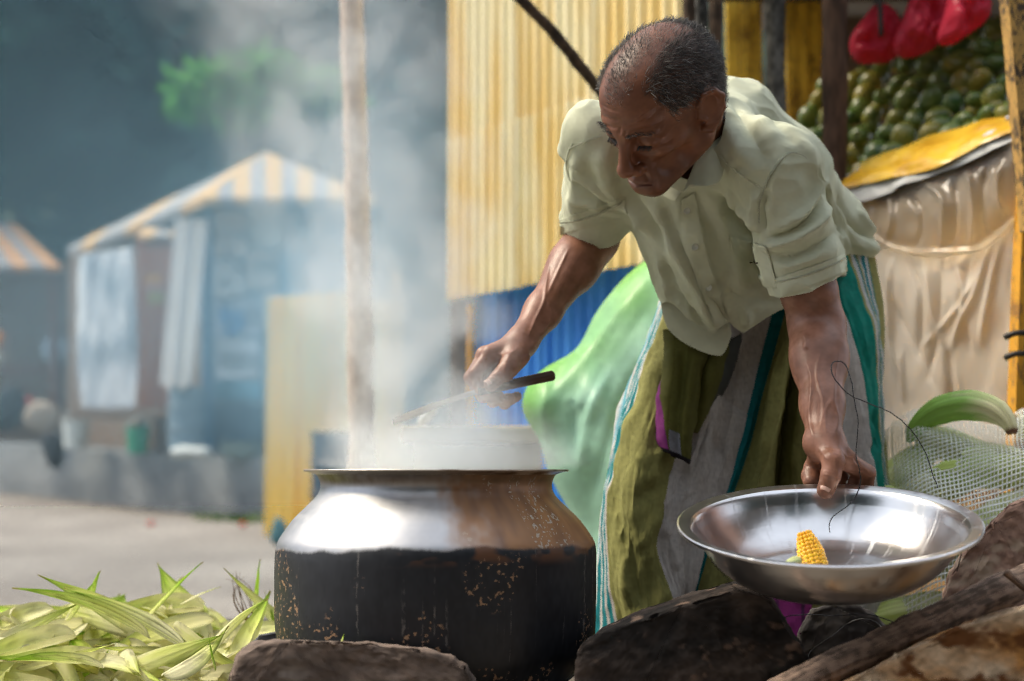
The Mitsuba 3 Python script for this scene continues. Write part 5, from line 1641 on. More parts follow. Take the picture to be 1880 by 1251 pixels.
la = isosurface(left_arm, *bounds(along(SL, EL, .4), EL, WL, *LH.values()), .0019)
la = sculpt(la, [(q[0], q[1], q[2] * .95, *q[3:]) for q in [([(1542, 640), (1532, 690), (1530, 730), (1538, 770), (1530, 800)], .0032, .0024), ([(1478, 660), (1490, 700), (1486, 760), (1495, 810)], .0032, .0022), ([(1510, 640), (1500, 690), (1512, 740), (1506, 790)], .0028, .0016),
                 ([(1474, 612), (1480, 628), (1478, 645)], .004, .0030), ([(1530, 730), (1515, 760), (1518, 800)], .0022, .0014),
                 ([(1500, 822), (1512, 834), (1522, 850)], .0030, .0012), ([(1535, 825), (1548, 832), (1556, 846)], .0032, .0014), ([(1515, 868), (1536, 872)], .0016, -.0009, False), ([(1514, 862), (1536, 866)], .0014, -.0007, False), ([(1514, 875), (1534, 879)], .0014, -.0008, False),
                 ([(1520, 826), (1540, 832)], .0016, -.0007), ([(1512, 820), (1542, 826)], .0016, -.0006), ([(1567, 842), (1580, 856)], .0022, -.0012), ([(1575, 862), (1592, 868)], .0022, -.0012)]])
for a, s in ((ra, 11), (la, 12)):
    c = shade(a, (.175, .072, .040), (.290, .135, .088), 45, s)
    c *= (1 + .22 * (fbm(np.asarray(a.vertices) * 260, 2, s) - .5))[:, None]
    parts_body.append((a, c))


# ---- trunk, legs and feet under the clothes
def trunk_sdf(p):
    hipR, hipL = P(1345, 575, 2.64), P(1500, 570, 2.64)
    d = rc(p, P(1270, 340, 2.38), P(1420, 540, 2.62), .085, .095)
    d = smin(d, rc(p, P(1330, 280, 2.36), P(1270, 340, 2.38), .07, .085), .05)
    for hip, knee, foot in ((hipR, P(1225, 880, 2.56), P(1215, 1335, 2.62)), (hipL, P(1545, 880, 2.60), P(1560, 1335, 2.66))):
        foot = np.array([foot[0], foot[1], .065])
        d = smin(d, rc(p, hip, knee, .080, .055), .04)
        d = smin(d, rc(p, knee, foot, .050, .034), .02)
        d = smin(d, rc(p, foot + [0, .03, -.035], foot + [-.03, -.14, -.042], .030, .022), .02)
    return d


tr_ = isosurface(trunk_sdf, (.10, 2.15, -.01), (.75, 2.85, 1.05), .008)
parts_body.append((tr_, shade(tr_, (.17, .075, .045), (.24, .11, .07), 30, 4)))
bm = cat([m for m, _ in parts_body])
part(person, 'body', bm, 'skin', True, color=np.concatenate([c for _, c in parts_body]))


# ---- eyes, nails
for s in (1, -1):
    e = trimesh.creation.icosphere(3, .0118)
    e.apply_translation((s * .0315, .0745, -.0075))
    e.vertices = h2w(e.vertices)
    e.faces = e.faces[:, ::-1]
    part(person, 'eye', e, 'eye_dark', True)


def nail(tip, prev, out, w, l):
    x = nrm(np.asarray(tip) - prev)
    z = nrm(out - x * (out @ x))
    y = np.cross(z, x)
    u, v = np.meshgrid(np.linspace(-1, 1, 11), np.linspace(-1, 1, 9), indexing='ij')
    q = np.clip(1 - np.abs(u) ** 4 * .25, 0, 1)
    pts = tip + x * (u[..., None] * l) + y * (v * q)[..., None] * w + z * (.0006 - (v ** 2)[..., None] * w * .42 - np.clip(u - .3, 0, 1)[..., None] ** 2 * .0025)
    return thicken(quads(pts.reshape(-1, 3), grid_faces(11, 9)), .0008)


def outward(tip, side):
    return nrm(nrm(CAM - tip) + side)


tl = along(LH['thumb'][2], LH['thumb'][3], .80)
o = outward(tl, np.array([0, 0, .25]))
part(person, 'nail', nail(tl + o * .0128, LH['thumb'][2], o, .0078, .0085), 'nail_skin', True)
tl = along(RH['thumb'][2], RH['thumb'][3], .82)
o = outward(tl, np.array([-.5, 0, .55]))
part(person, 'nail', nail(tl + o * .0110, RH['thumb'][2], o, .0070, .0080), 'nail_skin', True)

# ---- hair: single strands
g = np.random.default_rng(21)
fa = hm.area_faces
w = fa * dens[hm.faces].mean(1)
pick = g.choice(len(fa), 15000, p=w / w.sum())
bc = g.dirichlet((1, 1, 1), len(pick))
base = (hv2[hm.faces[pick]] * bc[..., None]).sum(1)
nn = hm.vertex_normals[hm.faces[pick][:, 0]]
dd = dens[hm.faces[pick]].mean(1)
flow = np.stack([base[:, 0] * 2.0, -.6 + 0 * base[:, 0], np.where(np.abs(base[:, 0]) > .045, -.8, .1)], 1) + g.normal(0, .35, (len(pick), 3))
flow -= nn * (flow * nn).sum(1)[:, None]
flow /= np.linalg.norm(flow, axis=1, keepdims=True) + 1e-9
ln = (.0075 + .005 * dd) * g.uniform(.6, 1.3, len(pick))
ks = np.array([0, .35, .7, 1.0])
line = base[:, None] + nn[:, None] * (ks * .62 * (1 - .35 * ks))[None, :, None] * ln[:, None, None] + flow[:, None] * (ks ** 1.4 * .85)[None, :, None] * ln[:, None, None]
wd = np.array([.00021, .00020, .00016, .00006])
s1 = np.cross(nn, flow)
s1 /= np.linalg.norm(s1, axis=1, keepdims=True) + 1e-9
s2 = np.cross(flow, s1)
ring = [np.cos(t) * s1 + np.sin(t) * s2 for t in (0, 2.1, 4.2)]
sv = np.stack([line + r[:, None] * wd[None, :, None] for r in ring], 2)
nS = len(pick)
q = grid_faces(4, 3, True)
q = (q[None] + (np.arange(nS) * 12)[:, None, None]).reshape(-1, 4)
tone = np.where(g.random(nS) < .18 + .35 * (dd < .5), g.uniform(.12, .30, nS), g.uniform(.012, .045, nS))
hc = np.repeat(tone, 12)[:, None] * np.array([1.0, .90, .80])
thick = g.random(nS) < .12
sv = line[:, :, None] + (sv - line[:, :, None]) * np.where(thick, 2.3, 1.0)[:, None, None, None]
sv[thick] += (nn[thick][:, None] * (ks * .004)[None, :, None])[:, :, None]
hc = hc.reshape(nS, 12, 3)
hc[thick] = np.clip(hc[thick] * 1.3 + .01, .02, .22)
hc = hc.reshape(-1, 3)
hair = quads(h2w(sv.reshape(-1, 3)), q[:, ::-1])
part(person, 'hair', hair, 'vc_satin', True, color=hc)
# brows, lashes
bl = []
for s in (1, -1):
    for t in g.random(90):
        b0 = np.array([s * (.012 + .036 * t), .0985 - .016 * t ** 1.5, .010 + .006 * np.sin(t * 2.6)]) + g.normal(0, .0014, 3)
        bl.append(tube(np.array([b0, b0 + [s * .004, .0018, .0012], b0 + [s * .0075, .0018, -.0004]]), [.0003, .00026, .0001], 3, False))
    for t in g.random(50):
        b0 = np.array([s * (.020 + .022 * t), .0885 - .006 * t, -.0105])
        bl.append(tube(np.array([b0, b0 + [0, .004, -.002], b0 + [0, .007, -.0045]]), [.0003, .00025, .0001], 3, False))
bw = cat(bl)
bw.vertices = h2w(bw.vertices)
part(person, 'eyebrow', bw, 'hair_dark', True)

# ---- shirt
NBl = P(1290, 262, 2.30)
hemR, hemL = P(1090, 410, 2.425), P(1492, 523, 2.213)
axR, axL = nrm(ER - SR), nrm(EL - SL)


def shirt_sdf(p):
    d = rc(p, SR, NBl, .050, .072)
    d = smin(d, rc(p, NBl, SL, .072, .060), .03)
    d = smin(d, rc(p, P(1345, 258, 2.43), P(1425, 328, 2.47), .095, .086), .05)
    d = smin(d, rc(p, P(1425, 328, 2.47), P(1503, 432, 2.60), .086, .084), .04)
    d = smin(d, rc(p, P(1503, 432, 2.60), P(1520, 540, 2.66), .084, .094), .04)
    d = smin(d, rc(p, P(1238, 335, 2.33), P(1330, 480, 2.44), .095, .120), .05)
    d = smin(d, rc(p, P(1360, 360, 2.36), P(1430, 500, 2.48), .10, .115), .05)
    d = smin(d, rc(p, P(1272, 430, 2.34), P(1276, 600, 2.42), .065, .046), .04)
    d = smin(d, rc(p, P(1280, 590, 2.42), P(1345, 640, 2.42), .046, .040), .03)
    d = smin(d, rc(p, P(1345, 520, 2.43), P(1400, 640, 2.46), .075, .060), .05)
    d = smin(d, rc(p, P(1440, 540, 2.52), P(1450, 660, 2.56), .085, .09), .05)
    d = smin(d, rc(p, P(1338, 222, 2.42), P(1305, 268, 2.31), .072, .074), .03)
    d = smin(d, rc(p, SR, along(SR, ER, 1.05), .053, .060), .030)
    d = smin(d, rc(p, SL, along(SL, EL, 1.05), .061, .060), .034)
    return d


sm = isosurface(shirt_sdf, (.05, 2.02, .52), (.80, 2.86, 1.22), .0042)
shirt0 = relax(sm, 2)
v = np.array(shirt0.vertices)
# hem, sleeve ends and neck opening
hem = PP([(1150, 575, 2.45), (1200, 560, 2.43), (1226, 560, 2.41), (1262, 590, 2.38), (1298, 608, 2.37), (1313, 612, 2.37), (1327, 578, 2.37), (1346, 600, 2.37), (1366, 612, 2.37), (1440, 566, 2.40), (1520, 522, 2.52), (1602, 500, 2.66)])
hz = np.interp(v[:, 0], hem[:, 0], hem[:, 2])
hz = np.where(v[:, 1] > 2.56, np.maximum(hz, P(1560, 515, 2.62)[2]), hz)
g_ = v[:, 2] - hz
for a, h_, ax, r in ((SR, hemR, axR, .095), (SL, hemL, axL, .092)):
    t = (v - h_) @ ax
    rad = np.linalg.norm(v - a - ((v - a) @ ax)[:, None] * ax, axis=1)
    g_ = np.where((rad < r) & (t > -.03) & ((v - h_) @ ax < .17), np.minimum(g_, -t), g_)
nk0, nk1 = h2w(neck_l), h2w((0, -.03, -.05))
g_ = np.minimum(g_, rc(v.astype(np.float32), nk0 - (nk1 - nk0) * .1, nk1, .054, .062))
g_ = np.minimum(g_, rc(v.astype(np.float32), P(1268, 285, 2.22), P(1258, 352, 2.20), .034, .003))
FOLDS = [
    # sleeve on the left
    ([(1148, 378), (1105, 352), (1050, 312)], .011, .009), ([(1150, 386), (1105, 378), (1045, 362)], .010, .008), ([(1130, 350), (1110, 310), (1090, 280)], .012, .008), ([(1120, 368), (1085, 350), (1052, 335)], .008, -.007),
    ([(1035, 250), (1030, 320), (1032, 420)], .014, .004), ([(1060, 400), (1055, 340), (1070, 280)], .014, .005),
    # chest, left edge of the front
    ([(1108, 268), (1106, 300), (1122, 345), (1165, 388), (1195, 440)], .014, .011), ([(1140, 330), (1170, 372), (1205, 420), (1225, 470)], .012, -.008), ([(1190, 380), (1225, 430), (1240, 490)], .014, .007), ([(1215, 360), (1240, 420), (1258, 480)], .012, -.005),
    ([(1232, 440), (1262, 500), (1290, 560), (1312, 604)], .010, .009), ([(1215, 470), (1240, 535), (1285, 585), (1312, 608)], .010, -.010), ([(1222, 560), (1245, 595), (1290, 625)], .012, .008), ([(1206, 470), (1222, 520), (1232, 560)], .008, .006),
    # front on the right, pocket side
    ([(1300, 360), (1330, 420), (1352, 500), (1372, 560)], .014, .006), ([(1325, 350), (1356, 402), (1402, 440)], .012, -.012), ([(1340, 350), (1372, 392), (1405, 418)], .010, .007), ([(1330, 520), (1380, 548), (1430, 552)], .013, -.005), ([(1340, 470), (1400, 505), (1425, 520)], .013, .004),
    ([(1360, 560), (1370, 585), (1366, 604)], .010, .006), ([(1300, 540), (1322, 570), (1336, 596)], .008, -.006), ([(1280, 400), (1300, 460), (1325, 520)], .016, .004),
    # shoulder and yoke on the right
    ([(1322, 185), (1345, 250), (1388, 322)], .014, .005), ([(1340, 180), (1375, 240), (1408, 300)], .012, -.005), ([(1352, 170), (1398, 225), (1436, 270)], .016, .003), ([(1330, 280), (1368, 320), (1402, 342)], .006, .003), ([(1385, 190), (1430, 235), (1470, 270)], .016, -.004),
    # sleeve on the right
    ([(1398, 346), (1386, 385), (1392, 425)], .010, .008), ([(1412, 345), (1402, 390), (1410, 430)], .009, -.007), ([(1450, 280), (1420, 335), (1405, 400)], .014, .008),
    ([(1398, 452), (1440, 446), (1490, 420), (1526, 375)], .009, .010), ([(1410, 438), (1450, 425), (1492, 396), (1515, 352)], .008, -.009), ([(1425, 425), (1465, 402), (1495, 365), (1508, 325)], .009, .008), ([(1405, 466), (1445, 472), (1500, 452), (1540, 420)], .009, -.008), ([(1420, 492), (1470, 482), (1535, 455)], .011, .005),
    ([(1440, 470), (1480, 466), (1520, 445)], .008, .005), ([(1500, 300), (1518, 360), (1545, 440)], .008, -.010),
    # back and flank on the far right
    ([(1512, 330), (1530, 400), (1556, 462)], .010, .009), ([(1540, 355), (1552, 402), (1600, 440)], .011, -.009), ([(1535, 380), (1570, 430), (1606, 465)], .011, .009), ([(1548, 470), (1580, 478), (1612, 470)], .009, -.008), ([(1560, 440), (1585, 455), (1612, 450)], .009, .007), ([(1570, 385), (1590, 410), (1612, 440)], .010, .006), ([(1480, 265), (1500, 310), (1510, 345)], .014, .005)]
sh = sculpt(shirt0, [(a, w_ * .82, h_ * 1.45) for a, w_, h_ in FOLDS])
vv = np.array(sh.vertices)
q1 = fbm(vv * np.array([26, 26, 12]) + 3, 3, 31) - .5
q2 = fbm(vv * 9 + 1, 2, 33) - .5
sh = trimesh.Trimesh(vv + sh.vertex_normals * (.0075 * q1 + .012 * q2 + .0050 * ((1 - np.abs(2 * fbm(vv * np.array([15, 15, 9]) + 2.5 * q2[:, None], 2, 35) - 1)) ** 4 - .3))[:, None], sh.faces, process=False)
sh = relax(sh, 1)
shirt = clip_mesh(sh, g_)


def cloth_tone(m, k=0.0):
    c = shade(m, (.435, .455, .325), (.53, .545, .405), 22, 8, gain=1.4)
    return c * (1 + .10 * (fbm(np.asarray(m.vertices) * 380, 2, 6) - .5) + k)[:, None]


st = thicken(shirt, .0016)
part(person, 'shirt', st, 'shirt_cloth', True, color=cloth_tone(st))
S_ = person + '__shirt'


def sew(name, left, right, rows, cols, off, t=.0014, k=0.0, **kw):
    m = patch(sh, left, right, rows, cols, off, t)
    return put(num(S_ + '__' + name), m, 'shirt_cloth', True, color=cloth_tone(m, k), **kw)


sew('placket', [(1249, 366), (1252, 420), (1265, 472), (1284, 532), (1300, 572), (1312, 604)], [(1275, 352), (1289, 420), (1301, 472), (1317, 522), (1328, 560), (1340, 590)], 60, 9, .0045)
sew('pocket', [(1338, 432), (1342, 475), (1354, 520)], [(1408, 452), (1420, 490), (1428, 528)], 24, 20, .0030)
sew('sleeve_hem', [(1422, 512), (1436, 546)], [(1548, 468), (1555, 498)], 9, 26, .0022)
sew('sleeve_hem', [(1029, 402), (1031, 432)], [(1146, 362), (1151, 392)], 9, 26, .0020)
SEAMS = [[(1322, 284), (1362, 320), (1402, 345)], [(1405, 345), (1424, 306), (1452, 280), (1480, 292)], [(1402, 347), (1392, 375), (1392, 410)], [(1046, 272), (1075, 259), (1104, 249)], [(1052, 262), (1040, 300), (1046, 330)], [(1028, 407), (1060, 402), (1110, 384), (1146, 366)], [(1424, 517), (1470, 506), (1548, 474)]]
for q in SEAMS:
    sew('seam', q, [(x + 2.2, y + 2.2) for x, y in q], 60, 3, .0026, .0008, -.22)

# collar: two leaves of folded cloth
def leaf_between(inner, outer, rows, cols, t=.002, puff=.004):
    a, b = spline(PP(inner), rows), spline(PP(outer), rows)
    s = np.linspace(0, 1, cols)
    v = a[:, None] + (b - a)[:, None] * s[None, :, None]
    v += nrm(CAM - v.mean((0, 1))) * (puff * np.sin(s * np.pi))[None, :, None]
    m = quads(v.reshape(-1, 3), grid_faces(rows, cols))
    if (m.face_normals * (CAM - m.triangles_center)).sum() < 0:
        m.invert()
    return thicken(m, t)


c1 = leaf_between([(1303, 142, 2.330), (1297, 200, 2.240), (1288, 255, 2.195), (1274, 302, 2.175), (1253, 352, 2.165)],
                  [(1313, 146, 2.335), (1321, 212, 2.235), (1328, 286, 2.185), (1322, 331, 2.160), (1268, 338, 2.155)], 40, 14)
c2 = leaf_between([(1252, 352, 2.168), (1228, 342, 2.19), (1190, 320, 2.22)], [(1238, 372, 2.172), (1214, 358, 2.19), (1180, 332, 2.22)], 20, 8)
for c in (c1, c2):
    put(num(S_ + '__collar'), c, 'shirt_cloth', True, color=cloth_tone(c))


def button(px, py):
    h, _ = onto(sh, [(px - 4, py), (px + 4, py)])
    c = h[len(h) // 2]
    n = nrm(CAM - c + np.array([-.2, 0, .2]))
    b = lathe([(0, .0010), (.0030, .0008), (.0042, .0020), (.0055, .0018), (.0058, 0), (0, -.001)], 24)
    M = np.eye(4)
    M[:3, :3] = np.stack([nrm(np.cross([0, 0, 1], n)), np.cross(n, nrm(np.cross([0, 0, 1], n))), n], 1)
    M[:3, 3] = c + n * .0072
    b.apply_transform(M)
    put(num(S_ + '__button'), b, 'button_pearl', True)


for b in ((1277, 455), (1302, 529), (1262, 388)):
    button(*b)
mk = [patch(sh, [(1374 + 6 * i, 480.4), (1374 + 6 * i, 482.8)], [(1378 + 6 * i, 480.6), (1378 + 6 * i, 483)], 3, 4, .0050, .0004) for i in range(4)]
put(num(S_ + '__pocket_mark'), cat(mk), 'hair_dark')
tail = hang([[(1212, 515, 2.425), (1214, 560, 2.412), (1227, 604, 2.405)], [(1258, 540, 2.405), (1260, 592, 2.394), (1263, 634, 2.392)], [(1300, 565, 2.398), (1310, 616, 2.388), (1320, 654, 2.386)], [(1330, 570, 2.398), (1340, 596, 2.392), (1343, 613, 2.392)]], 60, [22, 24, 16], .006, (16, 16, 12), 3, .0014)
put(num(S_ + '__tail'), tail, 'shirt_cloth', True, color=cloth_tone(tail))
scene['button_pearl'] = rough((.45, .46, .38), .3, .5)

# ---- wrapped cloth (from waist to ankles), its stripes run down the columns it is draped by
LC = [
    [(1222, 520, 2.60), (1200, 590, 2.59), (1165, 680, 2.57), (1128, 800, 2.55), (1104, 920, 2.54), (1096, 1050, 2.53), (1090, 1180, 2.53), (1086, 1335, 2.53)],
    [(1232, 520, 2.50), (1216, 595, 2.50), (1178, 690, 2.48), (1140, 810, 2.46), (1117, 930, 2.45), (1115, 1050, 2.45), (1140, 1165, 2.45), (1150, 1335, 2.46)],
    [(1262, 525, 2.46), (1250, 600, 2.46), (1225, 700, 2.43), (1190, 810, 2.40), (1165, 930, 2.39), (1170, 1050, 2.40), (1185, 1165, 2.40), (1195, 1335, 2.42)],
    [(1330, 530, 2.47), (1305, 610, 2.46), (1283, 720, 2.45), (1262, 800, 2.43), (1215, 930, 2.41), (1206, 1000, 2.41), (1235, 1105, 2.41), (1250, 1335, 2.43)],
    [(1385, 540, 2.49), (1365, 610, 2.49), (1330, 720, 2.47), (1305, 820, 2.45), (1270, 930, 2.43), (1250, 1010, 2.43), (1255, 1105, 2.44), (1290, 1335, 2.46)],
    [(1425, 545, 2.50), (1410, 610, 2.50), (1382, 720, 2.48), (1360, 820, 2.46), (1332, 930, 2.45), (1290, 1020, 2.45), (1270, 1105, 2.46), (1310, 1335, 2.48)],
    [(1448, 545, 2.50), (1432, 610, 2.50), (1402, 720, 2.48), (1378, 820, 2.47), (1342, 925, 2.46), (1300, 1020, 2.46), (1280, 1105, 2.47), (1322, 1335, 2.49)],
    [(1462, 550, 2.47), (1452, 610, 2.46), (1430, 720, 2.44), (1408, 820, 2.43), (1385, 930, 2.43), (1360, 1040, 2.44), (1350, 1150, 2.45), (1370, 1335, 2.48)],
    [(1478, 550, 2.54), (1468, 620, 2.55), (1448, 720, 2.55), (1430, 830, 2.55), (1422, 930, 2.55), (1420, 1050, 2.55), (1420, 1160, 2.55), (1425, 1335, 2.55)],
    [(1500, 550, 2.48), (1492, 620, 2.48), (1478, 720, 2.48), (1462, 830, 2.48), (1460, 930, 2.48), (1470, 1050, 2.48), (1480, 1160, 2.48), (1490, 1335, 2.50)],
    [(1522, 545, 2.45), (1530, 620, 2.45), (1535, 720, 2.45), (1525, 830, 2.45), (1520, 930, 2.46), (1530, 1050, 2.46), (1540, 1160, 2.47), (1545, 1335, 2.49)],
    [(1510, 440, 2.50), (1536, 530, 2.47), (1565, 620, 2.46), (1588, 720, 2.47), (1598, 820, 2.48), (1612, 930, 2.49), (1622, 1050, 2.50), (1622, 1160, 2.50), (1625, 1335, 2.52)],
    [(1550, 430, 2.53), (1574, 515, 2.51), (1600, 610, 2.50), (1610, 720, 2.52), (1614, 820, 2.53), (1630, 930, 2.54), (1641, 1050, 2.55), (1644, 1160, 2.55), (1648, 1335, 2.57)],
    [(1588, 425, 2.62), (1607, 490, 2.60), (1622, 600, 2.60), (1614, 730, 2.60), (1619, 820, 2.60), (1636, 900, 2.60), (1645, 1020, 2.61), (1649, 1160, 2.61), (1654, 1335, 2.62)],
    [(1570, 420, 2.76), (1585, 490, 2.77), (1600, 600, 2.78), (1596, 820, 2.78), (1605, 1000, 2.78), (1605, 1335, 2.80)], [(1480, 480, 2.82), (1480, 700, 2.85), (1478, 1000, 2.86), (1475, 1335, 2.87)],
    [(1330, 500, 2.80), (1300, 700, 2.82), (1260, 1000, 2.80), (1240, 1335, 2.78)], [(1245, 515, 2.72), (1190, 700, 2.70), (1135, 950, 2.68), (1115, 1335, 2.66)]]
PER = [26, 34, 44, 34, 34, 14, 20, 22, 22, 24, 30, 26, 22, 10, 10, 10, 10, 10]
lv, lu = columns(LC, 230, PER)
n0 = lv.shape[1]
rowt = np.linspace(0, 1, lv.shape[0])[:, None]
wob = fbm(np.stack(np.broadcast_arrays(lu[None] * 2.6, rowt * 3.0, 0 * lu[None]), -1) + 5, 3, 41) - .5
wob2 = fbm(lv * np.array([20, 20, 7]), 3, 43) - .5
tang = np.roll(lv, -2, 1) - np.roll(lv, 2, 1)
nor = np.cross(tang, [0, 0, -1.0])
nor /= np.linalg.norm(nor, axis=-1, keepdims=True) + 1e-9
wob3 = fbm(lv * np.array([60, 60, 34]) + 3 * wob[..., None], 3, 47) - .5
lv = lv + nor * ((.0060 * wob3 + .014 * wob * np.clip(rowt * 4, 0, 1) + .018 * wob2)[..., None])
lung = quads(lv.reshape(-1, 3), grid_faces(lv.shape[0], n0, True))
if (lung.face_normals * (lung.triangles_center - lung.triangles_center.mean(0))).sum() < 0:
    lung.invert()
lung = sculpt(lung, [([(1140, 770), (1180, 830), (1210, 900)], .020, .010), ([(1112, 850), (1135, 950), (1165, 1060), (1180, 1150)], .018, -.012), ([(1120, 900), (1150, 1010), (1150, 1120)], .014, .010), ([(1290, 760), (1262, 850), (1232, 940)], .012, -.010),
                     ([(1330, 640), (1300, 780), (1290, 900)], .016, .008), ([(1350, 640), (1330, 760), (1310, 860)], .010, -.007), ([(1444, 620), (1418, 740), (1400, 860)], .010, .010), ([(1490, 640), (1470, 760), (1455, 880)], .012, .008), ([(1505, 640), (1500, 760), (1490, 870)], .010, -.009),
                     ([(1215, 950), (1240, 1030), (1255, 1090)], .012, .008), ([(1278, 790), (1220, 830), (1165, 850)], .010, .008), ([(1262, 830), (1205, 890), (1150, 930)], .012, -.008), ([(1300, 800), (1330, 860), (1322, 930)], .010, -.006), ([(1205, 660), (1180, 740), (1150, 800)], .014, .007), ([(1235, 900), (1190, 980), (1160, 1020)], .012, .007), ([(1195, 1000), (1175, 1080), (1190, 1150)], .010, .008), ([(1310, 700), (1345, 740), (1380, 760)], .007, -.005), ([(1560, 560), (1580, 620), (1600, 700)], .012, -.006), ([(1600, 760), (1612, 800), (1600, 840)], .012, -.010), ([(1585, 870), (1600, 930), (1610, 1000)], .012, .006)])
OLIVE, GREY, TEAL, SKY_, WHITE = (.215, .210, .072), (.42, .40, .375), (.008, .135, .150), (.09, .27, .33), (.42, .42, .40)
GREEN = (.006, .165, .125)


def stripe(u):
    c = np.zeros((len(u), 3))
    def band(a, b, col):
        c[(u >= a) & (u < b)] = col
    band(-1, 99, OLIVE)
    band(0, 1, GREY)
    for a, b, col in ((0, .10, SKY_), (.10, .22, GREY), (.22, .40, TEAL), (.40, .5, WHITE), (.5, .66, TEAL), (.66, .76, WHITE), (.76, .90, TEAL), (.90, 1.0, GREY)):
        band(a, b, col)
    band(3, 5, GREY)
    band(5, 6, TEAL)
    band(10, 11, GREY)
    band(11, 12, GREEN)
    for k in range(3):
        band(12.06 + k * .17, 12.14 + k * .17, WHITE)
        band(12.14 + k * .17, 12.20 + k * .17, TEAL)
    band(14, 15.5, GREY)
    band(15.5, 16, GREEN)
    band(17, 18, GREY)
    return c


lc = stripe(np.tile(lu, lv.shape[0]))
pn = fbm(np.asarray(lung.vertices) * np.array([520, 520, 90]), 2, 3) - .5
pn2 = fbm(np.asarray(lung.vertices) * np.array([90, 90, 620]), 2, 4) - .5
pn3 = fbm(np.asarray(lung.vertices) * 14, 3, 9) - .5
lc = lc * (1 + .45 * pn + .40 * pn2 + .35 * pn3)[:, None]
part(person, 'wrap', lung, 'lungi_cloth', True, label='striped olive, grey and teal wrap cloth hanging to the ground', color=lc)
scene['lungi_cloth'] = rough(VC, .92, .15, sheen=.25)
W_ = person + '__wrap'


def drape(name, cols, rows, per, colour, mat='lungi_cloth', amp=.006, freq=24, seed=0, t=.0016):
    v, u = columns(cols, rows, per, False)
    n, m_ = v.shape[:2]
    m = quads(v.reshape(-1, 3), grid_faces(n, m_))
    if (m.face_normals * (CAM - m.triangles_center)).sum() < 0:
        m.invert()
    m = trimesh.Trimesh(m.vertices + m.vertex_normals * ((fbm(m.vertices * freq, 3, seed) - .5) * 2 * amp)[:, None], m.faces, process=False)
    c = np.array([colour(a, b) for b in np.linspace(0, 1, n) for a in u])
    c = c * (1 + .5 * (fbm(np.asarray(m.vertices) * 420, 2, seed) - .5))[:, None]
    m2 = thicken(m, t)
    put(num(W_ + '__' + name), m2, mat, True, color=np.concatenate([c, c]))


DOL, PUR = (.075, .075, .018), (.17, .03, .14)  # knot tone: the cloth's dark green, with shade of its folds put into it
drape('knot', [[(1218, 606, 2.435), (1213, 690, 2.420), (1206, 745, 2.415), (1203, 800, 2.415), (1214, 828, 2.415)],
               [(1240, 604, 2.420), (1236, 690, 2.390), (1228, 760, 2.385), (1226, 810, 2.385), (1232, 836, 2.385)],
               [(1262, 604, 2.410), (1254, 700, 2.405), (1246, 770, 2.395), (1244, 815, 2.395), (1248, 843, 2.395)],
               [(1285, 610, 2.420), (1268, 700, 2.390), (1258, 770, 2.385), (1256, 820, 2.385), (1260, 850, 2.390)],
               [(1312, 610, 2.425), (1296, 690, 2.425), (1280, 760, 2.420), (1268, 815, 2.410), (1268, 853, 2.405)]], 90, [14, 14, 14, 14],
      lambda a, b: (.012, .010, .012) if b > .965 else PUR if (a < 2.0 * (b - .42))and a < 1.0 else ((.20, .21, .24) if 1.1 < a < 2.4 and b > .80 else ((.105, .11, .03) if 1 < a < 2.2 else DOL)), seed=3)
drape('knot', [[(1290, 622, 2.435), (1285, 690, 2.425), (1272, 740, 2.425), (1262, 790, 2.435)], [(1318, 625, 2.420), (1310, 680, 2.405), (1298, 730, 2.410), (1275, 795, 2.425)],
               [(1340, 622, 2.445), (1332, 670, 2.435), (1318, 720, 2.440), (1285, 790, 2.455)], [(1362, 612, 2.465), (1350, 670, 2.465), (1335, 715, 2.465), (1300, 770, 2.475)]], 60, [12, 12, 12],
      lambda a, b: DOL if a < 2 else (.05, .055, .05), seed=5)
drape('cloth_end', [[(1405, 1085, 2.43), (1420, 1150, 2.43), (1440, 1215, 2.43)], [(1450, 1085, 2.41), (1455, 1150, 2.41), (1465, 1215, 2.41)], [(1492, 1085, 2.43), (1488, 1150, 2.43), (1486, 1215, 2.43)]], 50, [16, 16],
      lambda a, b: (.10, .03, .09) if (abs(a - 1.55) < .09 or abs(a - .4) < .05) else (.30, .04, .20), seed=6)
# ================================================================== steam over the pot, smoke drifting behind it
def cloud(name, label, lo, hi, res, fn, scale, albedo, fade=.05):
    lo, hi = np.array(lo, float), np.array(hi, float)
    ax = [np.linspace(lo[k], hi[k], res[k]) for k in range(3)]
    X, Y_, Z = np.meshgrid(*ax, indexing='ij')
    D = fn(np.stack([X, Y_, Z], -1)).astype(np.float32)
    for k in range(3):
        e = np.minimum(np.arange(res[k]), np.arange(res[k])[::-1])
        sh_ = [1, 1, 1]
        sh_[k] = -1
        D *= np.clip(e / (fade * res[k]), 0, 1).reshape(sh_)
    D = np.clip(D, 0, 1) * scale
    grid = mi.VolumeGrid(np.ascontiguousarray(D.transpose(2, 1, 0))[..., None])
    med = name + '_air'
    tw = T().translate(lo.tolist()).scale((hi - lo).tolist())
    scene[med] = {'type': 'heterogeneous', 'albedo': {'type': 'rgb', 'value': list(albedo)}, 'sigma_t': {'type': 'gridvolume', 'grid': grid, 'to_world': tw, 'filter_type': 'trilinear'},
                  'phase': {'type': 'hg', 'g': 0.2}}
    scene[name] = {'type': 'cube', 'to_world': T().translate(((lo + hi) / 2).tolist()).scale(((hi - lo) / 2).tolist()), 'bsdf': {'type': 'null'}, 'interior': {'type': 'ref', 'id': med}}
    labels[name] = {'label': label, 'category': name, 'kind': 'stuff'}


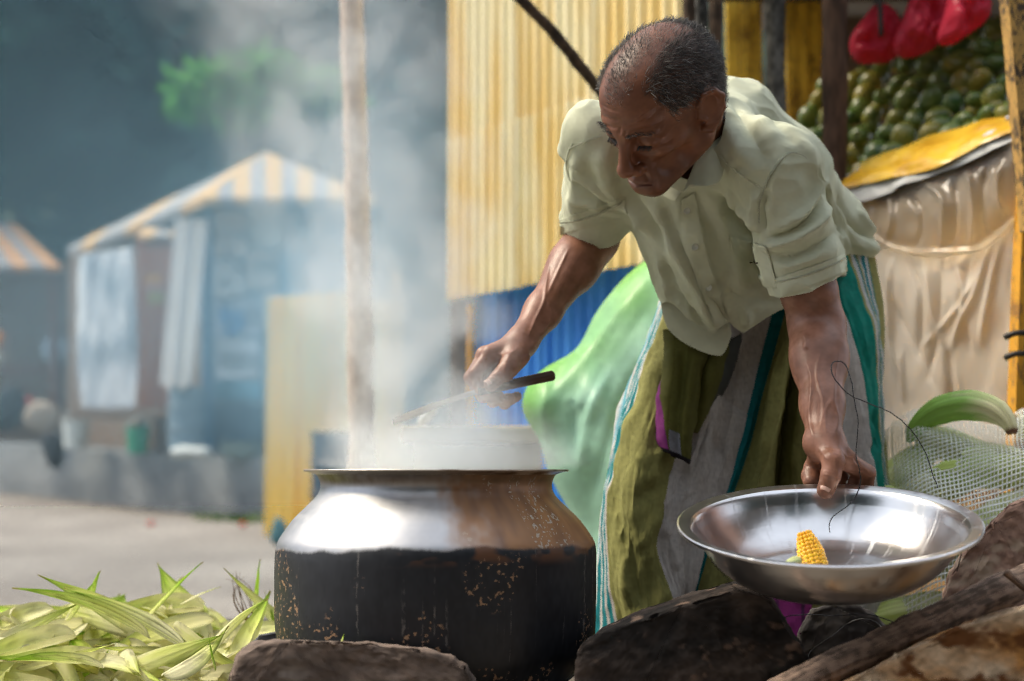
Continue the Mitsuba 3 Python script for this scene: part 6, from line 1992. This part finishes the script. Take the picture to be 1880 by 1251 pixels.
def steam_density(p):
    w = (fbm(p * 5, 3, 3)[..., None] - .5) * np.array([.10, .10, .0]) + (fbm(p * 5 + 9, 3, 4)[..., None] - .5) * np.array([.0, .05, .10])
    q = p + w
    h = q[..., 2] - .44
    hh = np.clip(h, 0, 2)
    cx = POT[0] + .02 - .28 * hh ** 1.2
    rad = .185 - .06 * np.clip(hh / .15, 0, 1) + .20 * np.clip(hh - .15, 0, 1)
    r = np.hypot((q[..., 0] - cx) / 1.0, (q[..., 1] - 2.07) / .85) / rad
    core = np.clip(1.25 - r, 0, 1)
    n = fbm(np.stack([p[..., 0] * 17, p[..., 1] * 15, p[..., 2] * 12], -1) + 30 * w, 4, 7)
    wis = np.clip((n - .42) * 4.2, 0, 1)
    low = np.exp(-np.clip(h, 0, 9) / .055)
    fall = np.exp(-hh / .36)
    inpot = (p[..., 2] < .462) & (np.hypot(p[..., 0] - POT[0], p[..., 1] - POT[1]) > .168)
    d = core * (low * (.55 + .45 * wis) + .75 * fall * wis)
    return np.where(inpot, 0, d)


cloud('steam', 'white steam rising from the cooking pot and drifting left', (-.95, 1.88, .414), (.14, 2.50, 1.45), (140, 72, 136), steam_density, 26.0, (.93, .965, .99))


def smoke_density(p):
    x, y, z = p[..., 0], p[..., 1], p[..., 2]
    n = fbm(p * np.array([.8, .8, .7]), 4, 17)
    n2 = fbm(p * np.array([2.2, 2.2, 1.6]), 3, 19)
    sx = x / y * 1.0
    col = np.exp(-((x + .28 * y * .28 + .10) / (.42 + .10 * z)) ** 2)
    g1 = np.clip((x + 2.6) / 2.2, 0, 1)
    veil = np.clip((.12 - x) / .5, 0, 1) * (.34 + .30 * g1 * g1) * (.45 + 1.1 * np.clip((n - .40) * 3, 0, 1)) * np.exp(-np.clip(z - 1.2, 0, 9) / 2.2)
    up = np.clip((z - .10) / .5, 0, 1)
    return np.clip(up * (veil * .55 + col * (.10 + .42 * n2) * np.exp(-np.clip(z - 1.3, 0, 9) / .8)), 0, 1)


cloud('smoke', 'thin blue grey smoke drifting in front of the huts', (-4.6, 4.75, .10), (.02, 9.3, 4.4), (84, 60, 64), smoke_density, .33, (.48, .80, 1.0), .16)
